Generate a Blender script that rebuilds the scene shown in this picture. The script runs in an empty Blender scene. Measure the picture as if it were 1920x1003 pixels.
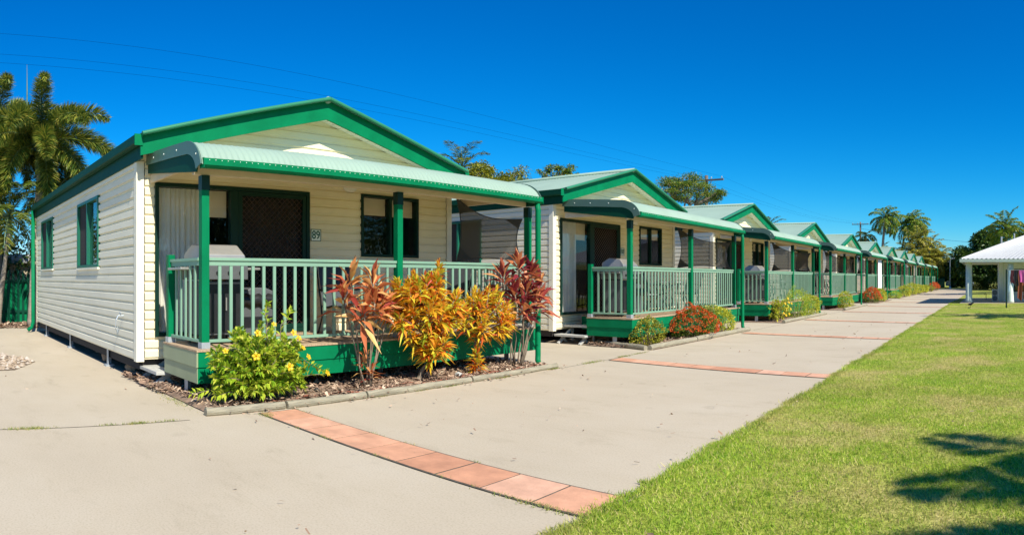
import bpy, math, random
import numpy as np
from mathutils import Vector

R = math.radians
random.seed(7)
rng = np.random.default_rng(7)
scene = bpy.context.scene
col = scene.collection

# ------------------------------------------------------------------ camera, sky, sun, exposure
# the photograph is a stitched cylindrical panorama: 87 degrees wide, eye 1.4 m over the ground
EYE = 1.40
FPX = 1265.0                     # pixels per radian in the 1920 px wide photograph
cam_data = bpy.data.cameras.new("camera")
cam = bpy.data.objects.new("camera", cam_data)
col.objects.link(cam)
cam_data.type = 'PANO'
cam_data.panorama_type = 'CENTRAL_CYLINDRICAL'
HALF = 960.0 / FPX
cam_data.central_cylindrical_range_u_min = -HALF
cam_data.central_cylindrical_range_u_max = HALF
cam_data.central_cylindrical_range_v_min = -(1003 - 522) / FPX
cam_data.central_cylindrical_range_v_max = 522 / FPX
cam_data.central_cylindrical_radius = 1.0
cam_data.clip_start = 0.05
cam_data.clip_end = 3000
cam.location = (0, 0, EYE)
cam.rotation_euler = (R(90), 0, (1857 - 960) / FPX)
scene.camera = cam

SUN_TO = Vector((0.32, -0.056, 0.318)).normalized()
SUN_EL = math.asin(SUN_TO.z)
SUN_AZ = math.atan2(SUN_TO.x, SUN_TO.y)          # clockwise from +Y
world = bpy.data.worlds.new("World")
scene.world = world
world.use_nodes = True
wn = world.node_tree
wn.nodes.clear()
sky = wn.nodes.new('ShaderNodeTexSky')
sky.sky_type = 'NISHITA'
sky.sun_disc = False
sky.sun_elevation = SUN_EL
sky.sun_rotation = SUN_AZ
sky.air_density = 0.9
sky.dust_density = 0.35
sky.ozone_density = 3.0
hsv = wn.nodes.new('ShaderNodeHueSaturation')
hsv.inputs['Saturation'].default_value = 1.45
hsv.inputs['Hue'].default_value = 0.5
bg = wn.nodes.new('ShaderNodeBackground')
bg.inputs['Strength'].default_value = 0.11
wo = wn.nodes.new('ShaderNodeOutputWorld')
wn.links.new(sky.outputs[0], hsv.inputs['Color'])
tint = wn.nodes.new('ShaderNodeMix'); tint.data_type = 'RGBA'; tint.blend_type = 'MULTIPLY'
tint.inputs[0].default_value = 1.0; tint.inputs[7].default_value = (1.0, 0.81, 1.03, 1)
wn.links.new(hsv.outputs[0], tint.inputs[6])
sep = wn.nodes.new('ShaderNodeSeparateColor'); com = wn.nodes.new('ShaderNodeCombineColor')
rp_ = wn.nodes.new('ShaderNodeMath'); rp_.operation = 'POWER'; rp_.inputs[1].default_value = 2.0
rm_ = wn.nodes.new('ShaderNodeMath'); rm_.operation = 'MULTIPLY'; rm_.inputs[1].default_value = 0.09
wn.links.new(tint.outputs[2], sep.inputs[0])
wn.links.new(sep.outputs[0], rp_.inputs[0]); wn.links.new(rp_.outputs[0], rm_.inputs[0])
wn.links.new(rm_.outputs[0], com.inputs[0]); wn.links.new(sep.outputs[1], com.inputs[1]); wn.links.new(sep.outputs[2], com.inputs[2])
wn.links.new(com.outputs[0], bg.inputs[0])
wn.links.new(bg.outputs[0], wo.inputs[0])

sun_data = bpy.data.lights.new("sun", 'SUN')
sun_data.energy = 5.0
sun_data.angle = R(0.5)
sun_data.color = (1.0, 0.955, 0.84)
sun = bpy.data.objects.new("sun", sun_data)
col.objects.link(sun)
sun.location = (30, -5, 30)
sun.rotation_euler = SUN_TO.to_track_quat('Z', 'Y').to_euler()

vs = scene.view_settings
vs.view_transform = 'Standard'
vs.look = 'None'
vs.gamma = 1.0
vs.use_curve_mapping = False
vs.exposure = 0.45
try:
    scene.cycles.max_bounces = 8
    scene.cycles.transparent_max_bounces = 24
    scene.cycles.use_denoising = True
except Exception:
    pass

# ------------------------------------------------------------------ materials
def nodes_of(m):
    m.use_nodes = True
    nt = m.node_tree
    return nt, nt.nodes['Principled BSDF']

def mat(name, color, rough=0.6, var=0.0, var_scale=3.0, bump=0.0, bump_scale=40.0, metallic=0.0, spec=0.5,
        island=0.0, palette=None, coord='Object', detail=5.0, stretch=None, translucent=0.0, coat=0.0):
    """Principled material: base colour varied by soft noise, optional leaf-to-leaf palette, optional bump."""
    m = bpy.data.materials.new(name)
    nt, p = nodes_of(m)
    N, L = nt.nodes, nt.links
    p.inputs['Roughness'].default_value = rough
    p.inputs['Metallic'].default_value = metallic
    p.inputs['Specular IOR Level'].default_value = spec
    if coat:
        p.inputs['Coat Weight'].default_value = coat
    c = tuple(color) + (1,)
    p.inputs['Base Color'].default_value = c
    tc = N.new('ShaderNodeTexCoord')
    src = tc.outputs[coord]
    if stretch:
        mp = N.new('ShaderNodeMapping')
        mp.inputs['Scale'].default_value = stretch
        L.new(src, mp.inputs[0]); src = mp.outputs[0]
    out = None
    if palette:
        geo = N.new('ShaderNodeNewGeometry')
        rp = N.new('ShaderNodeValToRGB')
        rp.color_ramp.interpolation = 'LINEAR'
        el = rp.color_ramp.elements
        while len(el) < len(palette):
            el.new(0.5)
        for i, (pos, cc) in enumerate(palette):
            el[i].position = pos; el[i].color = tuple(cc) + (1,)
        L.new(geo.outputs['Random Per Island'], rp.inputs[0])
        out = rp.outputs[0]
    if var:
        nz = N.new('ShaderNodeTexNoise')
        nz.inputs['Scale'].default_value = var_scale
        nz.inputs['Detail'].default_value = detail
        nz.inputs['Roughness'].default_value = 0.62
        L.new(src, nz.inputs['Vector'])
        mr = N.new('ShaderNodeMapRange')
        mr.inputs['From Min'].default_value = 0.3; mr.inputs['From Max'].default_value = 0.7
        mr.inputs['To Min'].default_value = 1 - var; mr.inputs['To Max'].default_value = 1 + var
        L.new(nz.outputs[0], mr.inputs[0])
        mx = N.new('ShaderNodeVectorMath'); mx.operation = 'SCALE'
        if out: L.new(out, mx.inputs[0])
        else: mx.inputs[0].default_value = color
        L.new(mr.outputs[0], mx.inputs['Scale'])
        out = mx.outputs[0]
    if out:
        L.new(out, p.inputs['Base Color'])
    if bump:
        nb = N.new('ShaderNodeTexNoise')
        nb.inputs['Scale'].default_value = bump_scale
        nb.inputs['Detail'].default_value = 6
        L.new(src, nb.inputs['Vector'])
        bp = N.new('ShaderNodeBump')
        bp.inputs['Strength'].default_value = bump
        bp.inputs['Distance'].default_value = 0.02
        L.new(nb.outputs[0], bp.inputs['Height'])
        L.new(bp.outputs[0], p.inputs['Normal'])
    if translucent:
        tr = N.new('ShaderNodeBsdfTranslucent')
        if out: L.new(out, tr.inputs[0])
        else: tr.inputs[0].default_value = c
        ms = N.new('ShaderNodeMixShader'); ms.inputs[0].default_value = translucent
        L.new(p.outputs[0], ms.inputs[1]); L.new(tr.outputs[0], ms.inputs[2])
        L.new(ms.outputs[0], N['Material Output'].inputs[0])
    return m

def glass_mat(name, tint, refl):
    m = bpy.data.materials.new(name); m.use_nodes = True
    nt = m.node_tree; N, L = nt.nodes, nt.links
    N.remove(N['Principled BSDF'])
    t = N.new('ShaderNodeBsdfTransparent'); t.inputs[0].default_value = tuple(tint) + (1,)
    g = N.new('ShaderNodeBsdfGlossy'); g.inputs['Roughness'].default_value = 0.015
    fr = N.new('ShaderNodeFresnel'); fr.inputs[0].default_value = 1.5
    ge = N.new('ShaderNodeNewGeometry'); io = N.new('ShaderNodeMapRange')
    io.inputs['To Min'].default_value = 1.5; io.inputs['To Max'].default_value = 1 / 1.5
    L.new(ge.outputs['Backfacing'], io.inputs[0]); L.new(io.outputs[0], fr.inputs[0])
    mm = N.new('ShaderNodeMath'); mm.operation = 'MULTIPLY'; mm.inputs[1].default_value = refl
    L.new(fr.outputs[0], mm.inputs[0])
    mx = N.new('ShaderNodeMixShader')
    L.new(mm.outputs[0], mx.inputs[0]); L.new(t.outputs[0], mx.inputs[1]); L.new(g.outputs[0], mx.inputs[2])
    L.new(mx.outputs[0], N['Material Output'].inputs[0])
    return m

def mesh_cloth_mat(name, color, opacity):
    """Woven shade cloth: diffuse threads, the rest see-through."""
    m = bpy.data.materials.new(name); m.use_nodes = True
    nt = m.node_tree; N, L = nt.nodes, nt.links
    p = N['Principled BSDF']; p.inputs['Base Color'].default_value = tuple(color) + (1,); p.inputs['Roughness'].default_value = 0.8
    t = N.new('ShaderNodeBsdfTransparent')
    mx = N.new('ShaderNodeMixShader'); mx.inputs[0].default_value = opacity
    L.new(t.outputs[0], mx.inputs[1]); L.new(p.outputs[0], mx.inputs[2])
    L.new(mx.outputs[0], N['Material Output'].inputs[0])
    return m

M = {}
M['cream'] = mat('cream_siding', (0.86, 0.755, 0.51), 0.55, var=0.05, var_scale=1.3, spec=.3)
M['white'] = mat('white_vinyl', (0.85, 0.79, 0.62), 0.55, var=0.07, var_scale=1.1, stretch=(1, 1, 6), spec=.3)
M['beige'] = mat('beige_beam', (0.62, 0.50, 0.33), 0.6, var=0.06, var_scale=4)
M['lining'] = mat('verandah_lining', (0.80, 0.66, 0.42), 0.7, var=.05)
M['soffit'] = mat('soffit_board', (0.84, 0.80, 0.68), 0.6, var=0.03)
M['green'] = mat('green_paint', (0.0008, 0.168, 0.064), 0.5, spec=.10, var=0.17, var_scale=2.6, detail=8, bump=.06, bump_scale=30)
M['dgreen'] = mat('dark_green_paint', (0.004, 0.055, 0.030), 0.5, spec=.12, var=0.08, var_scale=2)
M['greengrey'] = mat('grey_green_flashing', (0.09, 0.165, 0.130), 0.42, var=0.06, var_scale=3)
M['sage'] = mat('sage_paint', (0.21, 0.36, 0.25), 0.48, var=0.06, var_scale=3)
M['olive'] = mat('olive_sage_paint', (0.30, 0.34, 0.20), 0.5, var=0.08, var_scale=3)
M['roof'] = mat('pale_green_roof', (0.285, 0.385, 0.305), 0.60, var=0.07, var_scale=1.2, spec=.25)
M['steel'] = mat('galvanised_steel', (0.42, 0.46, 0.49), 0.45, metallic=0.4, var=0.15, var_scale=9)
M['stainless'] = mat('stainless_steel', (0.40, 0.385, 0.35), 0.40, metallic=0.6, var=0.06, var_scale=6)
M['deck'] = mat('deck_timber', (0.43, 0.30, 0.185), 0.7, var=0.30, var_scale=5, stretch=(1, 14, 1), bump=0.15)
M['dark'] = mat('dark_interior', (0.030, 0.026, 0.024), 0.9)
M['black'] = mat('black_plastic', (0.016, 0.016, 0.018), 0.45, var=0.2, var_scale=8)
M['bindark'] = mat('grey_bin_plastic', (0.10, 0.105, 0.11), 0.5, var=0.1, var_scale=6)
M['sling'] = mat('grey_sling_fabric', (0.05, 0.055, 0.062), 0.75, var=0.15, var_scale=30)
M['chairgrey'] = mat('pale_grey_plastic', (0.42, 0.43, 0.42), 0.5, var=0.05)
M['winframe'] = mat('dark_green_frame', (0.006, 0.032, 0.022), 0.4, spec=.2)
M['wingreen'] = mat('mid_green_frame', (0.010, 0.125, 0.075), 0.35)
M['curtain'] = mat('curtain_fabric', (0.86, 0.82, 0.72), 0.85, var=0.05, var_scale=3, translucent=.25)
M['blind'] = mat('beige_blind', (0.66, 0.55, 0.40), 0.85)
M['glass'] = glass_mat('window_glass', (0.995, 1.0, 0.995), 0.9)
M['meshgrille'] = mat('security_grille', (0.095, 0.055, 0.042), 0.6)
M['capgreen'] = mat('rolled_green_capping', (0.030, 0.205, 0.105), 0.38, spec=.35, var=.08, var_scale=2)
M['flyscreen'] = mesh_cloth_mat('dark_fly_screen', (0.018, 0.016, 0.015), 0.72)
M['signwhite'] = mat('sign_white', (0.86, 0.90, 0.80), 0.5)
M['signgreen'] = mat('sign_green', (0.005, 0.10, 0.045), 0.5)
M['sail'] = mesh_cloth_mat('shade_cloth', (0.12, 0.105, 0.085), 0.76)
M['screen'] = mesh_cloth_mat('grey_mesh_screen', (0.30, 0.40, 0.33), 0.62)
M['sailpatch'] = mat('sail_corner_patch', (0.06, 0.06, 0.058), 0.8)
M['whitecloth'] = mat('white_screen_cloth', (0.72, 0.71, 0.70), 0.8, var=0.04)
M['timber'] = mat('weathered_log', (0.30, 0.265, 0.185), 0.85, var=0.30, var_scale=5, stretch=(8, 1, 8), bump=0.5, bump_scale=18)
M['stepgrey'] = mat('grey_step_timber', (0.46, 0.45, 0.41), 0.75, var=0.12, var_scale=6)
M['rock'] = mat('brown_rock', (0.30, 0.20, 0.12), 0.85, var=0.35, var_scale=6, bump=0.5, bump_scale=12)
M['trunk'] = mat('grey_bark', (0.20, 0.16, 0.12), 0.9, var=0.35, var_scale=5, bump=0.5, bump_scale=14)
M['palmtrunk'] = mat('ringed_palm_bark', (0.30, 0.25, 0.19), 0.9, var=0.3, var_scale=5, stretch=(1, 1, 6), bump=0.5, bump_scale=10)
M['stem'] = mat('woody_stem', (0.21, 0.16, 0.11), 0.85, var=0.3, var_scale=12)
M['crownshaft'] = mat('green_crownshaft', (0.14, 0.20, 0.08), 0.5, var=0.2, var_scale=5)
M['polewood'] = mat('pole_timber', (0.15, 0.12, 0.10), 0.9, var=0.25, var_scale=4)
M['wire'] = mat('wire_black', (0.002, 0.05, 0.18), 0.9, spec=0.0)
M['terracotta'] = mat('dull_red_hose', (0.30, 0.09, 0.05), 0.6)
M['whiteroof'] = mat('white_roof_sheet', (0.46, 0.46, 0.45), 0.42, var=0.04)
M['wallwhite'] = mat('white_rendered_wall', (0.70, 0.74, 0.72), 0.7, var=0.05)
M['columnmint'] = mat('pale_mint_paint', (0.60, 0.68, 0.58), 0.55, var=0.05)

# ------------------------------------------------------------------ mesh helpers
class MB:
    def __init__(self):
        self.v = []; self.f = []
    def poly(self, pts):
        i = len(self.v); self.v += [tuple(p) for p in pts]; self.f.append(tuple(range(i, i + len(pts))))
    def box(self, x0, x1, y0, y1, z0, z1):
        x0, x1 = min(x0, x1), max(x0, x1); y0, y1 = min(y0, y1), max(y0, y1); z0, z1 = min(z0, z1), max(z0, z1)
        i = len(self.v)
        self.v += [(x0, y0, z0), (x1, y0, z0), (x1, y1, z0), (x0, y1, z0), (x0, y0, z1), (x1, y0, z1), (x1, y1, z1), (x0, y1, z1)]
        for q in ((0, 3, 2, 1), (4, 5, 6, 7), (0, 1, 5, 4), (1, 2, 6, 5), (2, 3, 7, 6), (3, 0, 4, 7)):
            self.f.append(tuple(i + k for k in q))
        return self
    def prism(self, prof, a0, a1, axis):
        """closed profile (list of 2-tuples) swept from a0 to a1 along axis; remaining axes in order x,y,z"""
        n = len(prof); i = len(self.v)
        for a in (a0, a1):
            for (p, q) in prof:
                self.v.append({'x': (a, p, q), 'y': (p, a, q), 'z': (p, q, a)}[axis])
        for k in range(n):
            self.f.append((i + k, i + (k + 1) % n, i + n + (k + 1) % n, i + n + k))
        self.f.append(tuple(i + k for k in reversed(range(n)))); self.f.append(tuple(i + n + k for k in range(n)))
        return self
    def bar(self, p, q, w, h=None):
        h = h or w
        p, q = Vector(p), Vector(q); d = (q - p).normalized()
        up = Vector((0, 0, 1)) if abs(d.z) < 0.95 else Vector((0, 1, 0))
        s = d.cross(up).normalized() * (w / 2); u = s.normalized().cross(d).normalized() * (h / 2)
        i = len(self.v)
        for c in (p, q):
            self.v += [tuple(c - s - u), tuple(c + s - u), tuple(c + s + u), tuple(c - s + u)]
        for k in range(4):
            self.f.append((i + k, i + (k + 1) % 4, i + 4 + (k + 1) % 4, i + 4 + k))
        self.f += [(i + 3, i + 2, i + 1, i), (i + 4, i + 5, i + 6, i + 7)]
        return self
    def tube(self, pts, r, n=8, cap=True):
        pts = [Vector(p) for p in pts]
        if not hasattr(r, '__len__'): r = [r] * len(pts)
        i = len(self.v); ref = None
        for k, p in enumerate(pts):
            d = (pts[min(k + 1, len(pts) - 1)] - pts[max(k - 1, 0)]).normalized()
            if ref is None:
                ref = Vector((0, 0, 1)) if abs(d.z) < 0.9 else Vector((1, 0, 0))
            a = d.cross(ref).normalized(); b = d.cross(a).normalized(); ref = b.cross(d).normalized() if False else ref
            for j in range(n):
                t = 2 * math.pi * j / n
                self.v.append(tuple(p + (a * math.cos(t) + b * math.sin(t)) * r[k]))
        for k in range(len(pts) - 1):
            for j in range(n):
                self.f.append((i + k * n + j, i + k * n + (j + 1) % n, i + (k + 1) * n + (j + 1) % n, i + (k + 1) * n + j))
        if cap:
            self.f.append(tuple(i + j for j in reversed(range(n)))); e = i + (len(pts) - 1) * n
            self.f.append(tuple(e + j for j in range(n)))
        return self
    def lathe(self, prof, c, n=16):
        """prof: list of (radius, z)"""
        i = len(self.v)
        for (r, z) in prof:
            for j in range(n):
                t = 2 * math.pi * j / n
                self.v.append((c[0] + r * math.cos(t), c[1] + r * math.sin(t), c[2] + z))
        for k in range(len(prof) - 1):
            for j in range(n):
                self.f.append((i + k * n + j, i + k * n + (j + 1) % n, i + (k + 1) * n + (j + 1) % n, i + (k + 1) * n + j))
        self.f.append(tuple(i + j for j in reversed(range(n)))); e = i + (len(prof) - 1) * n
        self.f.append(tuple(e + j for j in range(n)))
        return self
    def build(self, name, m, parent=None, origin=(0, 0, 0), smooth=False, bevel=0.0):
        me = bpy.data.meshes.new(name)
        ox, oy, oz = origin
        me.from_pydata([(x - ox, y - oy, z - oz) for x, y, z in self.v], [], self.f)
        me.validate(); me.update()
        return link_mesh(name, me, m, parent, smooth, bevel, None if parent else origin)

def link_mesh(name, me, m, parent=None, smooth=False, bevel=0.0, loc=None):
    o = bpy.data.objects.new(name, me)
    col.objects.link(o)
    if m: me.materials.append(m)
    if parent: o.parent = parent
    if loc is not None: o.location = loc
    if smooth:
        me.polygons.foreach_set('use_smooth', [True] * len(me.polygons))
    if bevel:
        b = o.modifiers.new('bevel', 'BEVEL'); b.width = bevel; b.segments = 2; b.limit_method = 'ANGLE'; b.angle_limit = R(40)
    return o

def np_mesh(name, V, Fq, m, parent=None, loc=None, smooth=False):
    """big meshes from numpy arrays: V (n,3), Fq (k,3 or 4)"""
    me = bpy.data.meshes.new(name)
    V = np.ascontiguousarray(V, dtype=np.float32); Fq = np.ascontiguousarray(Fq, dtype=np.int32)
    k = Fq.shape[1]
    me.vertices.add(len(V)); me.vertices.foreach_set('co', V.ravel())
    me.loops.add(Fq.size); me.loops.foreach_set('vertex_index', Fq.ravel())
    me.polygons.add(len(Fq)); me.polygons.foreach_set('loop_start', np.arange(0, Fq.size, k, dtype=np.int32))
    me.update(calc_edges=True)
    return link_mesh(name, me, m, parent, smooth, 0.0, loc)

def tag(o, label=None, cat=None, group=None, kind=None):
    if label: o['label'] = label
    if cat: o['category'] = cat
    if group: o['group'] = group
    if kind: o['kind'] = kind
    return o

def empty(name, loc, label=None, cat=None, group=None, rz=0.0):
    o = bpy.data.objects.new(name, None)
    o.empty_display_size = 0.2
    col.objects.link(o); o.location = loc; o.rotation_euler = (0, 0, rz)
    return tag(o, label, cat, group)

def copy_tree(o, parent=None, skip=()):
    c = o.copy(); col.objects.link(c)
    if parent: c.parent = parent
    for ch in [k for k in bpy.data.objects if k.parent == o]:
        if ch.name.split('.')[0] not in skip:
            copy_tree(ch, c, skip)
    return c

def copy_thing(o, loc, label, group=None, rz=None, skip=(), scale=None):
    c = copy_tree(o, None, skip)
    c.location = loc
    c['label'] = label
    if group: c['group'] = group
    if rz is not None: c.rotation_euler = (0, 0, rz)
    if scale is not None: c.scale = (scale,) * 3 if not hasattr(scale, '__len__') else scale
    return c

def text_mesh(s, size, depth):
    cu = bpy.data.curves.new('digits', 'FONT')
    cu.body = s; cu.size = size; cu.extrude = depth; cu.align_x = 'CENTER'; cu.align_y = 'CENTER'; cu.offset = size * 0.012
    o = bpy.data.objects.new('digits', cu); col.objects.link(o)
    dg = bpy.context.evaluated_depsgraph_get()
    me = bpy.data.meshes.new_from_object(o.evaluated_get(dg))
    bpy.data.objects.remove(o); bpy.data.curves.remove(cu)
    return me
# ------------------------------------------------------------------ ground, road, paths, lawn
def concrete_mat():
    m = bpy.data.materials.new('road_concrete'); nt, p = nodes_of(m); N, L = nt.nodes, nt.links
    p.inputs['Roughness'].default_value = 0.85; p.inputs['Specular IOR Level'].default_value = 0.25
    tc = N.new('ShaderNodeTexCoord')
    def noise(scale, detail, rough=0.6, stretch=None):
        src = tc.outputs['Object']
        if stretch:
            mp = N.new('ShaderNodeMapping'); mp.inputs['Scale'].default_value = stretch
            mp.inputs['Rotation'].default_value = (0, 0, 0.5)
            L.new(src, mp.inputs[0]); src = mp.outputs[0]
        n = N.new('ShaderNodeTexNoise'); n.inputs['Scale'].default_value = scale; n.inputs['Detail'].default_value = detail
        n.inputs['Roughness'].default_value = rough; L.new(src, n.inputs['Vector']); return n
    def ramp(src, stops):
        r = N.new('ShaderNodeValToRGB'); el = r.color_ramp.elements
        while len(el) < len(stops): el.new(0.5)
        for i, (a, c) in enumerate(stops): el[i].position = a; el[i].color = c + (1,)
        L.new(src, r.inputs[0]); return r
    def mul(a, b, f=1.0):
        x = N.new('ShaderNodeMix'); x.data_type = 'RGBA'; x.blend_type = 'MULTIPLY'; x.inputs[0].default_value = f
        L.new(a, x.inputs[6]); L.new(b, x.inputs[7]); return x.outputs[2]
    big = noise(0.55, 5, 0.6)
    base = ramp(big.outputs[0], [(0.28, (0.475, 0.396, 0.290)), (0.52, (0.512, 0.430, 0.317)), (0.74, (0.535, 0.456, 0.345))])
    st = noise(1.0, 6, 0.72, (0.8, 2.2, 1))
    stain = ramp(st.outputs[0], [(0.30, (0.80, 0.79, 0.76)), (0.44, (0.97, 0.965, 0.95)), (0.6, (1, 1, 1))])
    sp = noise(70, 3, 0.7)
    speck = ramp(sp.outputs[0], [(0.30, (0.80, 0.79, 0.77)), (0.48, (0.98, 0.98, 0.98)), (0.7, (1.05, 1.05, 1.05))])
    bl = noise(2.6, 3, 0.5)
    blot = ramp(bl.outputs[0], [(0.24, (0.78, 0.77, 0.76)), (0.36, (1, 1, 1))])
    c = mul(mul(mul(base.outputs[0], stain.outputs[0], 0.7), speck.outputs[0]), blot.outputs[0], 0.55)
    L.new(c, p.inputs['Base Color'])
    b = N.new('ShaderNodeBump'); b.inputs['Strength'].default_value = 0.22; b.inputs['Distance'].default_value = 0.01
    L.new(noise(120, 4).outputs[0], b.inputs['Height']); L.new(b.outputs[0], p.inputs['Normal'])
    return m

def lawn_mat():
    m = bpy.data.materials.new('lawn_soil_and_thatch'); nt, p = nodes_of(m); N, L = nt.nodes, nt.links
    p.inputs['Roughness'].default_value = 0.9; p.inputs['Specular IOR Level'].default_value = 0.1
    tc = N.new('ShaderNodeTexCoord')
    n1 = N.new('ShaderNodeTexNoise'); n1.inputs['Scale'].default_value = 0.75; n1.inputs['Detail'].default_value = 6; n1.inputs['Roughness'].default_value = 0.65
    n2 = N.new('ShaderNodeTexNoise'); n2.inputs['Scale'].default_value = 38; n2.inputs['Detail'].default_value = 4
    for n in (n1, n2): L.new(tc.outputs['Object'], n.inputs['Vector'])
    r = N.new('ShaderNodeValToRGB'); el = r.color_ramp.elements
    el[0].position = 0.38; el[0].color = (0.46, 0.39, 0.15, 1)
    el[1].position = 0.53; el[1].color = (0.30, 0.34, 0.055, 1)
    e = el.new(0.70); e.color = (0.19, 0.31, 0.025, 1)
    L.new(n1.outputs[0], r.inputs[0])
    r2 = N.new('ShaderNodeValToRGB'); r2.color_ramp.elements[0].position = 0.3; r2.color_ramp.elements[0].color = (0.45, 0.45, 0.40, 1)
    r2.color_ramp.elements[1].position = 0.66; r2.color_ramp.elements[1].color = (1.2, 1.2, 1.1, 1)
    L.new(n2.outputs[0], r2.inputs[0])
    x = N.new('ShaderNodeMix'); x.data_type = 'RGBA'; x.blend_type = 'MULTIPLY'; x.inputs[0].default_value = 1
    L.new(r.outputs[0], x.inputs[6]); L.new(r2.outputs[0], x.inputs[7]); L.new(x.outputs[2], p.inputs['Base Color'])
    b = N.new('ShaderNodeBump'); b.inputs['Strength'].default_value = 0.6; b.inputs['Distance'].default_value = 0.03
    L.new(n2.outputs[0], b.inputs['Height']); L.new(b.outputs[0], p.inputs['Normal'])
    return m

M['concrete'] = concrete_mat()
M['lawn'] = lawn_mat()
M['dirt'] = mat('bare_soil', (0.20, 0.145, 0.095), 0.95, var=0.4, var_scale=3, bump=0.6, bump_scale=25)
M['mulch'] = mat('mulch_soil', (0.26, 0.17, 0.115), 0.95, var=0.45, var_scale=7, bump=0.9, bump_scale=45)
M['paver'] = mat('terracotta_paver', (0.52, 0.255, 0.150), 0.8, var=0.22, var_scale=4, detail=9, bump=0.2, bump_scale=60,
                 palette=[(0.0, (0.54, 0.255, 0.145)), (0.5, (0.63, 0.32, 0.19)), (1.0, (0.67, 0.38, 0.25))])
M['joint'] = mat('dark_joint', (0.10, 0.085, 0.06), 0.95, var=0.4, var_scale=9)
M['gravel'] = mat('gravel', (0.40, 0.30, 0.21), 0.9, palette=[(0, (0.50, 0.40, 0.30)), (0.5, (0.36, 0.26, 0.17)), (1, (0.58, 0.50, 0.42))])
M['litter'] = mat('bark_litter', (0.2, 0.13, 0.08), 0.95, palette=[(0, (0.14, 0.085, 0.06)), (0.45, (0.30, 0.19, 0.125)), (0.75, (0.44, 0.29, 0.19)), (1, (0.62, 0.48, 0.34))])
M['blade'] = mat('grass_blades', (0.16, 0.25, 0.03), 0.6, spec=0.2, var=0.30, var_scale=0.55, coord='Object', translucent=0.35,
                 palette=[(0, (0.11, 0.25, 0.015)), (0.30, (0.29, 0.45, 0.03)), (0.72, (0.50, 0.58, 0.065)), (0.92, (0.76, 0.64, 0.25)), (1, (0.46, 0.34, 0.17))])
M['weed'] = mat('weed_blades', (0.12, 0.2, 0.03), 0.7, palette=[(0, (0.12, 0.20, 0.03)), (0.6, (0.24, 0.25, 0.05)), (1, (0.40, 0.30, 0.10))])

def straw_patches(m):
    nt = m.node_tree; N, L = nt.nodes, nt.links; p = N['Principled BSDF']
    tc = N.new('ShaderNodeTexCoord'); n1 = N.new('ShaderNodeTexNoise')
    n1.inputs['Scale'].default_value = 0.75; n1.inputs['Detail'].default_value = 6; n1.inputs['Roughness'].default_value = 0.65
    L.new(tc.outputs['Object'], n1.inputs['Vector'])
    r = N.new('ShaderNodeMapRange'); r.inputs['From Min'].default_value = 0.53; r.inputs['From Max'].default_value = 0.38; r.inputs['To Max'].default_value = .58
    L.new(n1.outputs[0], r.inputs[0])
    x = N.new('ShaderNodeMix'); x.data_type = 'RGBA'; src = p.inputs['Base Color'].links[0].from_socket
    L.new(r.outputs[0], x.inputs[0]); L.new(src, x.inputs[6]); x.inputs[7].default_value = (0.56, 0.47, 0.17, 1)
    for lk in [l for l in nt.links if l.from_socket == src and l.to_node != x]:
        t = lk.to_socket; L.remove(lk); L.new(x.outputs[2], t)
straw_patches(M['blade'])

def sheet(name, x0, x1, y0, y1, z, m, kind='structure'):
    mb = MB(); mb.poly([(x0, y0, z), (x1, y0, z), (x1, y1, z), (x0, y1, z)])
    return tag(mb.build(name, m), kind=kind)

HY = [0.0, 8.79, 17.30, 26.0, 34.9, 43.6, 52.0, 60.3, 68.5, 77.0]      # the row of cabins: y offset of each
sheet('ground', -900, 900, -500, 1500, -0.06, M['lawn'])
lawn = MB()
ys = np.concatenate([np.arange(-12, 40, 0.12), np.arange(40, 92.1, 1.0)])
edge = [-2.17 + 0.030 * math.sin(y * 2.1) + 0.022 * math.sin(y * 5.3 + 1) + 0.02 * random.uniform(-1, 1) for y in ys]
for k in range(len(ys) - 1):
    lawn.poly([(edge[k], ys[k], 0.012), (60, ys[k], 0.012), (60, ys[k + 1], 0.012), (edge[k + 1], ys[k + 1], 0.012)])
tag(lawn.build('lawn', M['lawn']), kind='structure')
mb = MB(); mb.box(-19.0, -2.12, -14, 92.0, -0.05, 0.0)
tag(mb.build('road', M['concrete']), kind='structure')
sheet('far_lawn', -60, 60, 92.0, 140, 0.008, M['lawn'])
sheet('back_yard', -60, -19.0, -14, 92, 0.006, M['dirt'])

# paving bands across the road
def band(yl0, yl1, yr0, yr1, first):
    mb = MB(); n = 9 if first else 10
    xl, xr = -6.16, -2.20
    base = MB(); base.poly([(xl - .02, yl0 - .012, .0075), (xr + .02, yr0 - .012, .0075), (xr + .02, yr1 + .012, .0075), (xl - .02, yl1 + .012, .0075)])
    for k in range(n):
        a, b = k / n + 0.0024, (k + 1) / n - 0.0024
        xa, xb = xl + (xr - xl) * a, xl + (xr - xl) * b
        f0 = lambda t: yl0 + (yr0 - yl0) * t + 0.006; f1 = lambda t: yl1 + (yr1 - yl1) * t - 0.006
        zt = 0.0105 + random.uniform(-0.001, 0.001)
        i = len(mb.v)
        sk = random.uniform(-0.006, 0.006)
        P4 = [(xa, f0(a)), (xb + sk, f0(b)), (xb + sk, f1(b)), (xa, f1(a))]
        for z in (0.0, zt): mb.v += [(x, y, z) for x, y in P4]
        for q in ((4, 5, 6, 7), (0, 1, 5, 4), (1, 2, 6, 5), (2, 3, 7, 6), (3, 0, 4, 7)): mb.f.append(tuple(i + j for j in q))
    tag(base.build('paving_joint', M['joint']), kind='structure')
    tag(mb.build('paving_band', M['paver']), kind='structure')
band(3.27, 3.70, 3.25, 3.68, True)
band(9.72, 10.12, 9.15, 9.50, False)
band(15.95, 16.33, 15.22, 15.57, False)
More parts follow.
